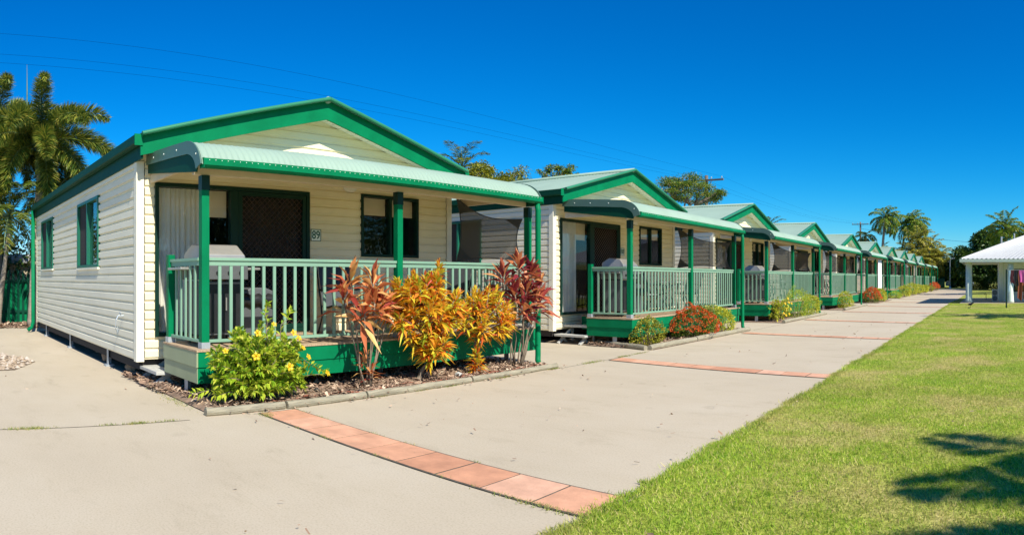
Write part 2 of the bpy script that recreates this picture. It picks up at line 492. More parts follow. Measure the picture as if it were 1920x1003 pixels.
for k in range(10):
    y = 21.8 + 5.8 * k
    band(y, y + .38, y - 1.0, y - .65, False)

jt = MB()
def strip(pts, w, z=0.002):
    for (p, q) in zip(pts[:-1], pts[1:]):
        d = (Vector(q) - Vector(p)).normalized(); s = Vector((-d.y, d.x)) * (w / 2)
        jt.poly([(p[0] - s.x, p[1] - s.y, z), (q[0] - s.x, q[1] - s.y, z), (q[0] + s.x, q[1] + s.y, z), (p[0] + s.x, p[1] + s.y, z)])
strip([(-6.2, -6), (-6.21, 0.6), (-6.18, 2.5)], 0.018)
strip([(-6.25, 8.62), (-6.24, 10.0), (-6.28, 11.35)], 0.014)
for k in range(1, 9): strip([(-6.27, HY[k] + 8.3), (-6.27, HY[k + 1] + 2.6)], 0.014)
tag(jt.build('road_joints', M['joint']), kind='structure')

# tiny weeds in the joints
def blades(name, P, h, w, m, lean=0.7, z0=0.0, kind='stuff', label=None):
    n = len(P)
    a = rng.uniform(0, 2 * np.pi, n); hh = h * rng.uniform(0.55, 1.25, n); ww = w * rng.uniform(0.7, 1.3, n)
    ln = hh * lean * rng.uniform(0.2, 1.0, n); b = rng.uniform(0, 2 * np.pi, n)
    V = np.zeros((n, 3, 3))
    V[:, 0, 0] = P[:, 0] - np.cos(a) * ww / 2; V[:, 0, 1] = P[:, 1] - np.sin(a) * ww / 2
    V[:, 1, 0] = P[:, 0] + np.cos(a) * ww / 2; V[:, 1, 1] = P[:, 1] + np.sin(a) * ww / 2
    V[:, 2, 0] = P[:, 0] + np.cos(b) * ln; V[:, 2, 1] = P[:, 1] + np.sin(b) * ln
    V[:, :2, 2] = z0; V[:, 2, 2] = z0 + hh
    F = np.arange(n * 3).reshape(n, 3)
    o = np_mesh(name, V.reshape(-1, 3), F, m)
    return tag(o, label, None, None, kind)

pts = []
def clump(x, y, n, sx, sy): pts.append(np.column_stack([rng.normal(x, sx, n), rng.normal(y, sy, n)]))
for y in rng.uniform(0.3, 2.5, 5): clump(-6.2, y, 60, .02, .07)
clump(-6.2, 0.95, 160, .025, .10); clump(-6.19, 1.95, 110, .02, .06)
clump(-6.05, 3.3, 180, .06, .03); clump(-6.24, 9.3, 240, .04, .16); clump(-6.24, 10.3, 200, .03, .10); clump(-6.24, 10.9, 120, .03, .15)
for k in range(30): clump(-6.16 + 4 * rng.random(), 3.26 if rng.random() < .6 else 3.70, 16, .05, .008)
for y, n in ((4.9, 60), (6.1, 90), (7.1, 120), (8.3, 200), (5.6, 60)): clump(-6.27, y, n, .02, .07)
clump(-7.2, 2.72, 200, .25, .05); clump(-2.5, 3.24, 200, .2, .02)
blades('joint_weeds', np.vstack(pts), 0.022, 0.006, M['weed'], 1.4, 0.002, label='thin weeds growing in the concrete joints')

# mown lawn: dense short blades, denser near the viewer
zones = [(2.0, 5.5, 5200), (5.5, 9, 3600), (9, 15, 1900), (15, 24, 950), (24, 42, 420)]
G = []
for y0, y1, dens in zones:
    x1 = 0.75 + 0.055 * y1
    n = int((x1 + 2.2) * (y1 - y0) * dens)
    G.append(np.column_stack([rng.uniform(-2.2, x1, n), rng.uniform(y0, y1, n)]))
ne = 26000
ye = 2.0 + 40 * rng.random(ne) ** 2.2
G.append(np.column_stack([-2.17 + rng.normal(0.0, 0.035, ne) - 0.05 * (np.sin(ye * 9) > 0.55) * rng.random(ne), ye]))
for y in np.concatenate([rng.uniform(2.2, 12, 70), rng.uniform(12, 40, 80)]):      # ragged tufts creeping over the concrete
    n = int(rng.uniform(30, 160)); s = rng.uniform(.02, .10)
    G.append(np.column_stack([-2.19 - abs(rng.normal(0, .045, n)) * rng.uniform(.3, 1.3), rng.normal(y, s, n)]))
G = np.vstack(G)
gl = blades('grass', G, 0.030, 0.0065, M['blade'], 1.2, 0.008, label='short mown green and straw coloured lawn grass')

# planting beds and soil under each cabin
def bed(name, poly_x0, poly_x1, y0, y1, m, amp, step, z0=0.012):
    nx = max(2, int((poly_x1 - poly_x0) / step)); ny = max(2, int((y1 - y0) / step))
    X, Y = np.meshgrid(np.linspace(poly_x0, poly_x1, nx + 1), np.linspace(y0, y1, ny + 1), indexing='ij')
    Z = z0 + amp * (rng.random(X.shape) * 0.6 + 0.4 * np.sin(X * 3.1 + Y * 2.3) ** 2)
    Z[0, :] = Z[-1, :] = z0; Z[:, 0] = Z[:, -1] = z0
    V = np.column_stack([X.ravel(), Y.ravel(), Z.ravel()])
    i = np.arange((nx + 1) * (ny + 1)).reshape(nx + 1, ny + 1)
    F = np.column_stack([i[:-1, :-1].ravel(), i[1:, :-1].ravel(), i[1:, 1:].ravel(), i[:-1, 1:].ravel()])
    return tag(np_mesh(name, V, F, m), kind='structure')
for k, oy in enumerate(HY):
    st = 0.10 if k < 2 else 0.35
    bed('garden_bed', -7.9, -6.30, 2.78 + oy, 8.45 + oy - (0.25 if k else 0), M['mulch'], 0.05, st)
    bed('soil_under_cabin', -17.6, -7.9, 2.85 + oy, 8.45 + oy, M['dirt'], 0.05, 0.3)

def chips(n, x0, x1, y0, y1, s, z0):
    P = np.column_stack([rng.uniform(x0, x1, n), rng.uniform(y0, y1, n), z0 + rng.uniform(0.0, 0.05, n)])
    a = rng.uniform(0, np.pi, n); l = s * rng.uniform(.5, 1.6, n); w = l * rng.uniform(.2, .5, n)
    u = np.column_stack([np.cos(a), np.sin(a), rng.normal(0, .35, n)]) * l[:, None]
    v = np.column_stack([-np.sin(a), np.cos(a), rng.normal(0, .35, n)]) * w[:, None]
    return np.stack([P - u - v, P + u - v, P + u + v, P - u + v], 1).reshape(-1, 3)
C = [chips(6500, -7.9, -6.33, 2.85, 8.40, 0.022, 0.03), chips(2600, -7.9, -6.35, 11.55, 16.8, 0.03, 0.03),
     chips(1200, -9.3, -7.6, 2.70, 3.4, 0.03, 0.02), chips(1500, -20.6, -18.7, 1.0, 3.4, 0.05, 0.02), chips(130, -6.32, -6.15, 2.9, 8.6, 0.02, 0.001)]
C += [chips(60, -6.2, -2.3, 1.6, 9, 0.016, 0.001), chips(70, -6.2, -2.3, 9, 30, 0.022, 0.001), chips(26, -14, -6.4, -1, 2.7, 0.016, 0.001), chips(36, -2.3, 0.8, 3.4, 14, 0.014, 0.022)]
C = np.vstack(C)
tag(np_mesh('leaf_litter', C, np.arange(len(C)).reshape(-1, 4), M['litter']), 'brown bark chips and dry leaf litter in the garden beds', kind='stuff')

# gravel patch beside the left driveway
def stones(n, inside, box, s, z0):
    V = []; F = []
    base = np.array([(1, 0, 0), (-1, 0, 0), (0, 1, 0), (0, -1, 0), (0, 0, .8), (0, 0, -.8)], float)
    tri = np.array([(0, 2, 4), (2, 1, 4), (1, 3, 4), (3, 0, 4)])
    c = 0
    while c < n:
        x, y = random.uniform(*box[:2]), random.uniform(*box[2:])
        if not inside(x, y): continue
        q = base * rng.uniform(.5, 1.4, 3) * s * random.uniform(.5, 1.4)
        t = random.uniform(0, 6.28); ct, stn = math.cos(t), math.sin(t)
        q = np.column_stack([q[:, 0] * ct - q[:, 1] * stn, q[:, 0] * stn + q[:, 1] * ct, q[:, 2]])
        V.append(q + (x, y, z0)); F.append(tri + 6 * c); c += 1
    return np.vstack(V), np.vstack(F)
gp = [(-12.3, 1.35), (-11.9, 1.57), (-11.2, 1.76), (-10.2, 1.28), (-9.7, -3.0), (-13.2, -3.0)]
mb = MB(); mb.poly([(x, y, 0.004) for x, y in reversed(gp)])
tag(mb.build('gravel_bed', M['dirt']), kind='structure')
def in_gp(x, y):
    s = False
    for (x0, y0), (x1, y1) in zip(gp, gp[1:] + gp[:1]):
        if (y0 > y) != (y1 > y) and x < (x1 - x0) * (y - y0) / (y1 - y0) + x0: s = not s
    return s
V, F = stones(1500, in_gp, (-13.2, -9.7, -1.5, 1.8), 0.035, 0.012)
tag(np_mesh('gravel', V, F, M['gravel']), 'pale brown gravel patch beside the left driveway', kind='stuff')

# log edging of the beds: each log a thing
def log(p, q, r, label):
    p, q = Vector(p), Vector(q); n = 9
    mb = MB(); pts = []; rs = []
    for k in range(n):
        t = k / (n - 1); c = p.lerp(q, t)
        pts.append((c.x + random.uniform(-.006, .006), c.y, r * 0.80 + random.uniform(-.004, .004))); rs.append(r * random.uniform(.93, 1.06))
    i0 = mb.tube([(a - p.x, b - p.y, c) for a, b, c in pts], rs, 12)
    o = mb.build('edging_log', M['timber'], smooth=False)
    o.location = (p.x, p.y, 0)
    return tag(o, label, 'garden edging', 'log edging of the garden beds')
log((-6.30, 2.72, 0), (-6.27, 3.62, 0), .046, 'short grey edging log with cut end at near corner of first flower bed')
log((-6.27, 3.65, 0), (-6.30, 4.72, 0), .045, 'weathered edging log in front of the yellow flowering bush beside the red cordyline')
log((-6.30, 4.75, 0), (-6.32, 6.50, 0), .044, 'long weathered edging log in front of the large orange croton')
log((-6.32, 6.53, 0), (-6.34, 8.45, 0), .043, 'far edging log of first bed, ending by the green downpipe')
log((-6.36, 11.50, 0), (-6.36, 13.60, 0), .06, 'edging log before the round croton bush of the second cabin')
log((-6.36, 13.63, 0), (-6.33, 16.90, 0), .06, 'edging log before the red flowering bush of the second cabin')
log((-7.85, 11.95, 0), (-6.42, 11.46, 0), .055, 'edging log running back towards the steel deck leg of second cabin')
log((-6.36, 20.1, 0), (-6.34, 25.5, 0), .06, 'edging log before the three bushes of the third cabin')
log((-6.36, 28.9, 0), (-6.34, 34.2, 0), .06, 'edging log before the fourth cabin with one small bush')
# ------------------------------------------------------------------ the cabins
XW, YL, YR = -8.77, 2.78, 8.49           # front wall, left wall, right wall of the nearest cabin
XB, XBACK = -8.45, -17.43                # barge board plane, rear wall
YC, ZR, ZE = 5.635, 4.06, 3.27           # ridge, ridge height, eave height
SL = (ZR - ZE) / (YC - 2.72)
ORG = (XW, YL, 0.0)
def roof_z(y): return ZR - abs(y - YC) * SL

def siding(mb, axis, plane, sgn, u0, u1, z0, z1, openings=(), ulim=None, pitch=0.131, deep=0.62):
    uc = sorted({u0, u1} | {o[i] for o in openings for i in (0, 1)})
    zc = sorted({z0, z1} | {o[i] for o in openings for i in (2, 3)})
    def pt(u, off, z): return (plane + sgn * off, u, z) if axis == 'x' else (u, plane + sgn * off, z)
    def quad(ua0, ub0, oa, za, ua1, ub1, ob, zb):
        q = [pt(ua0, oa, za), pt(ub0, oa, za), pt(ub1, ob, zb), pt(ua1, ob, zb)]
        if (axis == 'x') != (sgn > 0): q.reverse()
        mb.poly(q)
    PR = [(0.0, -.012), (0.19, -.006), (0.235, .0195), (0.86, .0200), (1.0, -.011)]
    PR = [(a, b * deep) for a, b in PR]
    for ua, ub in zip(uc[:-1], uc[1:]):
        for za, zb in zip(zc[:-1], zc[1:]):
            um, zm = (ua + ub) / 2, (za + zb) / 2
            if any(o[0] < um < o[1] and o[2] < zm < o[3] for o in openings): continue
            r = math.floor((za - z0) / pitch) * pitch + z0
            while r < zb - 1e-6:
                for (s, e, o0, o1) in [(r + pitch * a0, r + pitch * a1, b0, b1) for (a0, b0), (a1, b1) in zip(PR[:-1], PR[1:])]:
                    if s == e:
                        if za - 1e-6 <= s < zb:
                            l, h = (ua, ub) if not ulim else (max(ua, ulim(s)[0]), min(ub, ulim(s)[1]))
                            if h > l: quad(l, h, o0, s, l, h, o1, s)
                        continue
                    cs, ce = max(s, za), min(e, zb)
                    if ce - cs < 1e-5: continue
                    f = lambda z: o0 + (o1 - o0) * (z - s) / (e - s)
                    if ulim:
                        (l0, h0), (l1, h1) = ulim(cs), ulim(ce)
                        l0, l1, h0, h1 = max(ua, l0), max(ua, l1), min(ub, h0), min(ub, h1)
                        if h0 <= l0: continue
                        if h1 < l1: l1 = h1 = (l1 + h1) / 2
                        quad(l0, h0, f(cs), cs, l1, h1, f(ce), ce)
                    else:
                        quad(ua, ub, f(cs), cs, ua, ub, f(ce), ce)
                r += pitch

def frame_box(mb, axis, plane, sgn, u0, u1, z0, z1, w, d0, d1, bars=()):
    """rectangular frame: bars of width w, from plane+d0 to plane+d1"""
    def b(a0, a1, c0, c1):
        p0, p1 = plane + sgn * d0, plane + sgn * d1
        mb.box(p0, p1, a0, a1, c0, c1) if axis == 'x' else mb.box(a0, a1, p0, p1, c0, c1)
    b(u0, u1, z1 - w, z1); b(u0, u1, z0, z0 + w); b(u0, u0 + w, z0 + w, z1 - w); b(u1 - w, u1, z0 + w, z1 - w)
    for u in bars: b(u - w / 2, u + w / 2, z0 + w, z1 - w)

def curtain(parent, u0, u1, z0, z1, x, axis='x', name='curtain', amp=0.025, m='curtain', per=0.075):
    mb = MB(); n = max(8, int((u1 - u0) / 0.009)); 
    for k in range(n + 1):
        u = u0 + (u1 - u0) * k / n
        a = amp * (math.sin(2 * math.pi * (u - u0) / per + 0.7 * math.sin(u * 17)) + .35 * math.sin(u * 51))
        for z in (z0, z1):
            aa = a * (1.0 if z == z0 else 0.65)
            mb.v.append((x + aa, u, z) if axis == 'x' else (u, x + aa, z))
    for k in range(n):
        mb.f.append((2 * k, 2 * k + 2, 2 * k + 3, 2 * k + 1))
    return mb.build(name, M[m], parent, ORG, smooth=True)

DZ = 0.585                                # deck surface
XP = -7.2                                 # line of the verandah posts
POSTS = (3.09, 5.98, 8.80)

def make_cabin():
    root = empty('cabin', ORG, cat='cabin')
    def B(mb, name, m, parent=root, **k): return mb.build(name, M[m], parent, ORG, **k)
    D = (3.02, 5.50, 0.60, 2.72); W1 = (6.49, 7.72, 1.75, 2.77)
    S1 = (-12.44, -10.86, 1.59, 2.78); S2 = (-16.6, -15.05, 1.62, 2.80)
    # walls
    mb = MB(); siding(mb, 'x', XW, 1, YL + .1, YR - .1, 0.29, 2.98, [D, W1]); B(mb, 'front_wall', 'cream')
    mb = MB()
    siding(mb, 'x', XW + 0.001, 1, YL, YR, 2.98, ZR - 0.1, ulim=lambda z: (YC - (ZR - .17 - z) / SL, YC + (ZR - .17 - z) / SL))
    B(mb, 'gable_wall', 'cream')
    mb = MB(); siding(mb, 'y', YL, -1, XBACK, XW - .08, 0.27, 3.04, [S1, S2], deep=1.0); B(mb, 'side_wall', 'white')
    mb = MB(); mb.box(XBACK, XW - .01, YR - .02, YR, .29, 3.0); mb.box(XBACK, XBACK + .02, YL + .02, YR - .02, .29, 3.0)
    mb.poly([(XBACK, YL, 3.0), (XBACK, YR, 3.0), (XBACK, YC, ZR - .1)]); B(mb, 'rear_wall', 'white')
    mb = MB(); mb.box(XW - .09, XW + .028, YL - .028, YL + .085, .26, 3.0); B(mb, 'corner_board', 'white', bevel=.004)
    mb = MB(); mb.box(XW - .02, XW + .028, YR - .085, YR + .028, .26, 3.0); B(mb, 'corner_board', 'white', bevel=.004)
    mb = MB(); mb.box(XBACK - .02, XBACK + .06, YL - .024, YL + .05, .26, 3.0); B(mb, 'corner_board', 'white')
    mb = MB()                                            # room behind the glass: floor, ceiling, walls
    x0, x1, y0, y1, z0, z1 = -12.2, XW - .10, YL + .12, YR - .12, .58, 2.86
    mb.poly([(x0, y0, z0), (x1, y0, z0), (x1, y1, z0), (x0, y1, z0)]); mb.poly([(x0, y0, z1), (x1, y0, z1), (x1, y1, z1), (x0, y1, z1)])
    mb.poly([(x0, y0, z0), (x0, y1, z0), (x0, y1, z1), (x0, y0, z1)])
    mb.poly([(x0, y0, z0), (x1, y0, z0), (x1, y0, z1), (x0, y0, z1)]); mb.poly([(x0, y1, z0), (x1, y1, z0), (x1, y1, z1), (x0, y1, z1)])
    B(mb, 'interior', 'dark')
    # sliding door
    mb = MB(); frame_box(mb, 'x', XW, 1, *D[:2], *D[2:], .055, -.07, .045, bars=())
    mb.box(XW - .06, XW + .035, 4.17, 4.29, D[2] + .055, D[3] - .055)
    door = B(mb, 'sliding_door', 'winframe', bevel=.003)
    mb = MB(); mb.box(XW - .022, XW - .016, D[0] + .055, 4.17, D[2] + .055, D[3] - .055); B(mb, 'pane', 'glass', door)
    mb = MB(); frame_box(mb, 'x', XW, 1, 4.295, D[1] - .06, D[2] + .06, D[3] - .06, .06, -.012, .03); B(mb, 'screen_frame', 'winframe', door)
    mb = MB(); ya, yb, za, zb = 4.355, D[1] - .12, D[2] + .12, D[3] - .12
    s = 0.085
    t = ya - (zb - za)
    while t < yb:
        for sg in (1, -1):
            p0 = (t, za) ; p1 = (t + (zb - za), zb)
            a = max(0, (ya - t) / (zb - za)); b_ = min(1, (yb - t) / (zb - za))
            if b_ > a:
                q0 = (t + a * (zb - za), za + a * (zb - za)); q1 = (t + b_ * (zb - za), za + b_ * (zb - za))
                if sg < 0: q0, q1 = (q0[0], za + zb - q0[1]), (q1[0], za + zb - q1[1])
                mb.bar((XW + .008 + .003 * sg, q0[0], q0[1]), (XW + .008 + .003 * sg, q1[0], q1[1]), .007, .004)
        t += s
    B(mb, 'security_grille', 'meshgrille', door)
    mb = MB(); mb.box(XW - .05, XW - .046, 4.30, D[1] - .06, D[2] + .06, D[3] - .06); B(mb, 'fly_screen', 'flyscreen', door)
    mb = MB(); mb.box(XW + .03, XW + .06, 4.31, 4.34, 1.55, 1.75); B(mb, 'handle', 'black', door, bevel=.004)
    curtain(door, D[0] + .07, 3.72, D[2] + .02, D[3] - .06, XW - .065, amp=.018)
    mb = MB(); mb.box(XW - .12, XW - .11, 3.72, 4.16, 2.28, D[3] - .06); B(mb, 'blind', 'blind', door)
    # front window
    mb = MB(); frame_box(mb, 'x', XW, 1, *W1[:2], *W1[2:], .045, -.06, .035, bars=(7.10,)); win = B(mb, 'window', 'winframe', bevel=.003)
    mb = MB(); mb.box(XW - .02, XW - .015, W1[0] + .045, W1[1] - .045, W1[2] + .045, W1[3] - .045); B(mb, 'pane', 'glass', win)
    for a, b_ in ((W1[0] + .06, 7.06), (7.14, W1[1] - .06)):
        mb = MB(); mb.box(XW - .085, XW - .08, a, b_, 2.44, W1[3] - .05); B(mb, 'blind', 'blind', win)
    # windows of the side wall
    for S in (S1, S2):
        um = (S[0] + S[1]) / 2
        mb = MB(); frame_box(mb, 'y', YL, -1, S[0], S[1], S[2], S[3], .05, -.06, .040, bars=(um,)); win = B(mb, 'window', 'wingreen', bevel=.003)
        mb = MB(); mb.box(S[0] + .05, S[1] - .05, YL + .02, YL + .025, S[2] + .05, S[3] - .05); B(mb, 'pane', 'glass', win)
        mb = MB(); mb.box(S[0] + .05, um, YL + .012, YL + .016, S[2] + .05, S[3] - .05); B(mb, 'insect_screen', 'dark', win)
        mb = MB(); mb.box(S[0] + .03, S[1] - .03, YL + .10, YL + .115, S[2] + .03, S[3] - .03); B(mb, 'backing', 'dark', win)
        mb = MB(); mb.box(S[0] - .03, S[1] + .03, YL - .05, YL + .01, S[2] - .035, S[2] - .002); B(mb, 'sill', 'white', win)
    # main roof
    xr0, xr1 = XBACK - .25, XB - .01
    n = int((xr1 - xr0) / 0.0254)
    xs = np.linspace(xr0, xr1, n + 1); dz = 0.009 * np.cos((xs - xr0) * 2 * np.pi / 0.1016)
    V = []; 
    for (y, z) in ((2.66, roof_z(2.66)), (YC, ZR), (2 * YC - 2.66, roof_z(2.66))):
        V.append(np.column_stack([xs, np.full(n + 1, y), z + dz]))
    V = np.vstack(V) - np.array(ORG)
    i = np.arange(n); F = np.vstack([np.column_stack([i, i + 1, i + n + 2, i + n + 1]), np.column_stack([i + n + 1, i + n + 2, i + 2 * n + 3, i + 2 * n + 2])])
    roof = np_mesh('roof', V, F, M['roof'], root)
    mb = MB(); mb.tube([(xr0, YC, ZR + .02), (xr1 + .05, YC, ZR + .02)], .05, 10); B(mb, 'ridge_cap', 'roof', roof, smooth=True)
    for s in (-1, 1):
        ye = YC + s * (YC - 2.72)
        mb = MB(); x0 = XB - .03
        prof = [(YC, ZR + .018), (ye, ZE + .018), (ye, ZE - .25), (YC, ZR - .27)]
        if s > 0: prof = [(y, z) for y, z in prof][::-1]
        mb.prism(prof, x0, XB, 'x'); B(mb, 'barge_board', 'green')
        mb = MB(); mb.tube([(XB + .078, YC, ZR + .026), (XB + .078, ye, ZE + .026)], .030, 12); mb.bar((XB + .024, YC, ZR + .036), (XB + .024, ye, ZE + .036), .108, .012); B(mb, 'barge_cap', 'capgreen', smooth=False)
        mb = MB(); 
        prof = [(YC, ZR - .185), (YC + s * (YC - YL - .02), ZR - .185 - SL * (YC - YL - .02)), (YC + s * (YC - YL - .02), ZR - .20 - SL * (YC - YL - .02)), (YC, ZR - .20)]
        k = 0; y = 0.0
        while y < (YC - YL) - .02:                       # soffit boards across the gable overhang
            ya, yb = y + .004, min(y + .13, YC - YL - .02)
            za, zb = ZR - .186 - SL * ya, ZR - .186 - SL * yb
            q = [(YC + s * ya, za), (YC + s * yb, zb), (YC + s * yb, zb - .012), (YC + s * ya, za - .012)]
            mb.prism(q if s < 0 else q[::-1], XW + .016, XB - .031, 'x'); y += .134
        B(mb, 'soffit', 'soffit')
        yo = YC + s * (YC - 2.635); yi = YC + s * (YC - 2.725)
        mb = MB(); lo, hi = sorted((yo, yi))
        lip = .0 
        prof = [(lo, 3.17), (hi, 3.155), (hi, 3.29), (lo, 3.295)] if s < 0 else [(lo, 3.155), (hi, 3.17), (hi, 3.295), (lo, 3.29)]
        mb.prism(prof, XBACK - .2, XB - .0, 'x'); g = B(mb, 'gutter', 'dgreen' if s < 0 else 'green', bevel=.012)
        mb = MB(); mb.box(XB - .002, XB + .014, min(yo, yi) - .002, max(yo, yi) + .02, 3.15, 3.30); B(mb, 'gutter_stop', 'green', g)
        mb = MB(); a, b_ = sorted((YC + s * (YC - 2.735), YC + s * (YC - 2.765)))
        mb.box(XBACK - .1, XB - .031, a, b_, 2.985, 3.20); B(mb, 'fascia', 'dgreen')
    # gutter downpipe at the rear of the side wall
    mb = MB(); mb.tube([(XBACK + .05, 2.66, 3.16), (XBACK + .05, 2.66, .25), (XBACK + .05, 2.62, .12), (XBACK + .05, 2.52, .05)], .05, 10); B(mb, 'downpipe', 'green', smooth=True)
    # chassis and legs
    mb = MB(); mb.box(XBACK + .1, XW - .1, YL + .05, YL + .13, .14, .27); mb.box(XBACK + .1, XW - .1, YR - .4, YR - .3, .14, .27)
    mb.box(XW - .2, XW - .1, YL + .13, YR - .4, .17, .265); B(mb, 'chassis', 'dark')
    for x in (-10.42, -13.34, -16.17):
        for y in (YL + .02, 5.6, 8.2):
            mb = MB(); mb.box(x - .045, x + .045, y - .004, y + .004, 0, .28); mb.box(x - .045, x - .037, y + .004, y + .07, 0, .28)
            mb.box(x - .07, x + .07, y - .05, y + .09, .0, .03); B(mb, 'leg', 'steel')
    # wall light under the verandah, tap on the side wall
    mb = MB(); mb.lathe([(.001, .05), (.05, .045), (.085, .02), (.09, .0)], (0, 0, 0), 16)
    mb.v = [(XW + .012 + z, 6.27 + x * 1.5, 2.84 + y * .75) for x, y, z in mb.v]; B(mb, 'wall_light', 'soffit', smooth=True)
    mb = MB(); mb.tube([(-9.39, YL - .01, .86), (-9.39, YL - .10, .86), (-9.39, YL - .13, .80)], .012, 8); mb.tube([(-9.43, YL - .07, .90), (-9.35, YL - .07, .90)], .009, 6)
    mb.tube([(-9.39, YL - .07, .86), (-9.39, YL - .07, .90)], .008, 6); mb.tube([(-9.39, YL - .13, .80), (-9.40, YL - .14, .68), (-9.46, YL - .09, .60), (-9.47, YL - .09, .70)], .006, 6)
    B(mb, 'tap', 'steel')
    return root

def make_verandah(root):
    """parts of the verandah; each carries the x shift of deeper verandahs when copied"""
    parts = []
    def B(mb, name, m, parent=None, **k):
        o = mb.build(name, M[m], parent or root, ORG, **k)
        if parent is None: parts.append(o)
        return o
    ya, yb = 2.92, 8.74
    prof = [(-9.02, 3.095), (XW, 3.085), (-8.2, 3.047), (-7.7, 3.012), (-7.36, 2.985)]
    for k in range(1, 10):
        a = k / 9 * R(84); prof.append((-7.36 + .492 * math.sin(a), 2.985 - .355 * (1 - math.cos(a))))
    pr = np.array(prof); tn = np.gradient(pr, axis=0); nm = np.column_stack([-tn[:, 1], tn[:, 0]]); nm /= np.linalg.norm(nm, axis=1)[:, None]
    nm *= np.sign(nm[:, 1:2] + 1e-9)
    n = int((yb - ya) / 0.019); ysv = np.linspace(ya, yb, n + 1); cz = 0.0072 * np.cos((ysv - ya) * 2 * np.pi / 0.076)
    V = np.zeros((len(pr), n + 1, 3))
    for k in range(len(pr)):
        V[k, :, 0] = pr[k, 0] + nm[k, 0] * cz; V[k, :, 1] = ysv; V[k, :, 2] = pr[k, 1] + nm[k, 1] * cz
    i = np.arange(len(pr) * (n + 1)).reshape(len(pr), n + 1)
    F = np.column_stack([i[:-1, :-1].ravel(), i[1:, :-1].ravel(), i[1:, 1:].ravel(), i[:-1, 1:].ravel()])
    vr = np_mesh('verandah_roof', V.reshape(-1, 3) - np.array(ORG), F, M['roof'], root, smooth=True); parts.append(vr)
    # end flashing that follows the curve, and the flat end panel below it
    def follow(off, dz=0.0): return [(x + a * off, z + b * off + dz) for (x, z), (a, b) in zip(prof[1:], nm[1:])]
    for (y0, y1) in ((ya - .022, ya - .008), (yb + .008, yb + .022)):
        up = follow(.016); lo = follow(-.135)
        mb = MB(); k0 = len(up); base = len(mb.v)
        for y in (y0, y1): mb.v += [(x, y, z) for x, z in up] + [(x, y, z) for x, z in lo]
        for k in range(k0 - 1):
            for s in (0, 1):
                o = s * 2 * k0; q = (o + k, o + k + 1, o + k0 + k + 1, o + k0 + k); mb.f.append(q if s == 0 else q[::-1])
            mb.f.append((k + 1, k, 2 * k0 + k, 2 * k0 + k + 1)); mb.f.append((k0 + k, k0 + k + 1, 3 * k0 + k + 1, 3 * k0 + k))
        mb.f.append((k0 - 1, 2 * k0 - 1, 4 * k0 - 1, 3 * k0 - 1))
        fl = B(mb, 'end_flashing', 'greengrey')
        mb = MB()
        for q in (2, 5): pass
        for (x, z) in ((-8.45, 3.0), (-8.05, 2.975), (-7.6, 2.945), (-6.99, 2.80)):
            yy = y0 if y0 < 5 else y1
            mb.lathe([(.011, -.006), (.011, .002), (.004, .006)], (0, 0, 0), 8)
            for j in range(len(mb.v) - 24, len(mb.v)):
                a, b_, c = mb.v[j]; mb.v[j] = (x + a, yy - (c if y0 < 5 else -c), z + b_)
        B(mb, 'screws', 'signwhite', fl)
        cv = [(x, z) for x, z in lo if z > 2.60]
        poly = [(cv[0][0], 2.83)] + cv + [(cv[-1][0], 2.62)]
        mb = MB(); yy0, yy1 = (ya - .004, ya + .012) if y0 < 5 else (yb - .012, yb + .004)
        P = [(XW + .03, 2.83), (XW + .03, cv[0][1] + .02)] + [(x, z + .02) for x, z in cv[1:]] + [(-7.02, 2.60)]
        mb.prism(P, yy0, yy1, 'y'); B(mb, 'end_panel', 'dgreen')
    mb = MB(); lp_ = [(x, z - .030) for x, z in prof[1:9]]; q_ = lp_ + [(x, z - .008) for x, z in reversed(lp_)]
    mb.prism(q_, ya + .02, yb - .02, 'y'); B(mb, 'ceiling', 'lining')
    # gutter along the front
    mb = MB(); prof_g = [(-6.955, 2.635), (-6.87, 2.635), (-6.845, 2.66), (-6.845, 2.735), (-6.86, 2.735), (-6.87, 2.65), (-6.945, 2.65), (-6.955, 2.72)]
    mb.prism(prof_g, ya + .02, yb + .03, 'y'); g = B(mb, 'verandah_gutter', 'green')
    mb = MB()
    for k in range(76): mb.box(-6.847, -6.8425, ya + .08 + k * .076, ya + .088 + k * .076, 2.712, 2.719)
    B(mb, 'screws', 'signwhite', g)
    for y in (ya + .014, yb + .026):
        mb = MB(); mb.box(-6.96, -6.84, y, y + .006, 2.63, 2.74); B(mb, 'gutter_stop', 'green', g)
    mb = MB(); mb.box(XP - .03, XP + .03, ya + .03, yb - .02, 2.595, 2.72); B(mb, 'beam', 'beige', bevel=.004)
    for y in (ya + .03, yb - .07):
        mb = MB(); mb.box(XW + .03, XP - .031, y, y + .04, 2.70, 2.82); B(mb, 'rafter', 'beige')
    # posts
    for k, y in enumerate(POSTS):
        mb = MB(); mb.box(XP - .048, XP + .048, y - .048, y + .048, DZ + .03, 2.594); p = B(mb, 'post', 'green', bevel=.006)
        mb = MB(); mb.box(XP - .054, XP + .054, y - .054, y + .054, DZ + .001, DZ + .075); B(mb, 'bracket', 'steel', p)
        mb = MB(); mb.box(XP - .051, XP + .051, y - .051, y + .051, 2.42, 2.592); B(mb, 'post_collar', 'winframe', p)
    mb = MB(); xd, yd = -6.90, 8.70
    mb.tube([(xd - .02, yd, 2.64), (xd, yd, 2.52), (xd, yd, .14), (xd + .012, yd - .02, .06), (xd + .05, yd - .05, .02)], .046, 12); B(mb, 'downpipe', 'green', smooth=True)
    # deck: boards, fascia of two boards, joists
    xf, xi = -7.055, -8.17
    mb = MB(); y = 2.93; x = XW + .04
    k = 0
    while x < xf - .02:
        xe = min(x + .088, xf + .012)
        mb.box(x, xe, (2.93 if x > xi - .02 else 3.55), 8.88, DZ - .022, DZ); x += .094
    B(mb, 'deck_boards', 'deck')
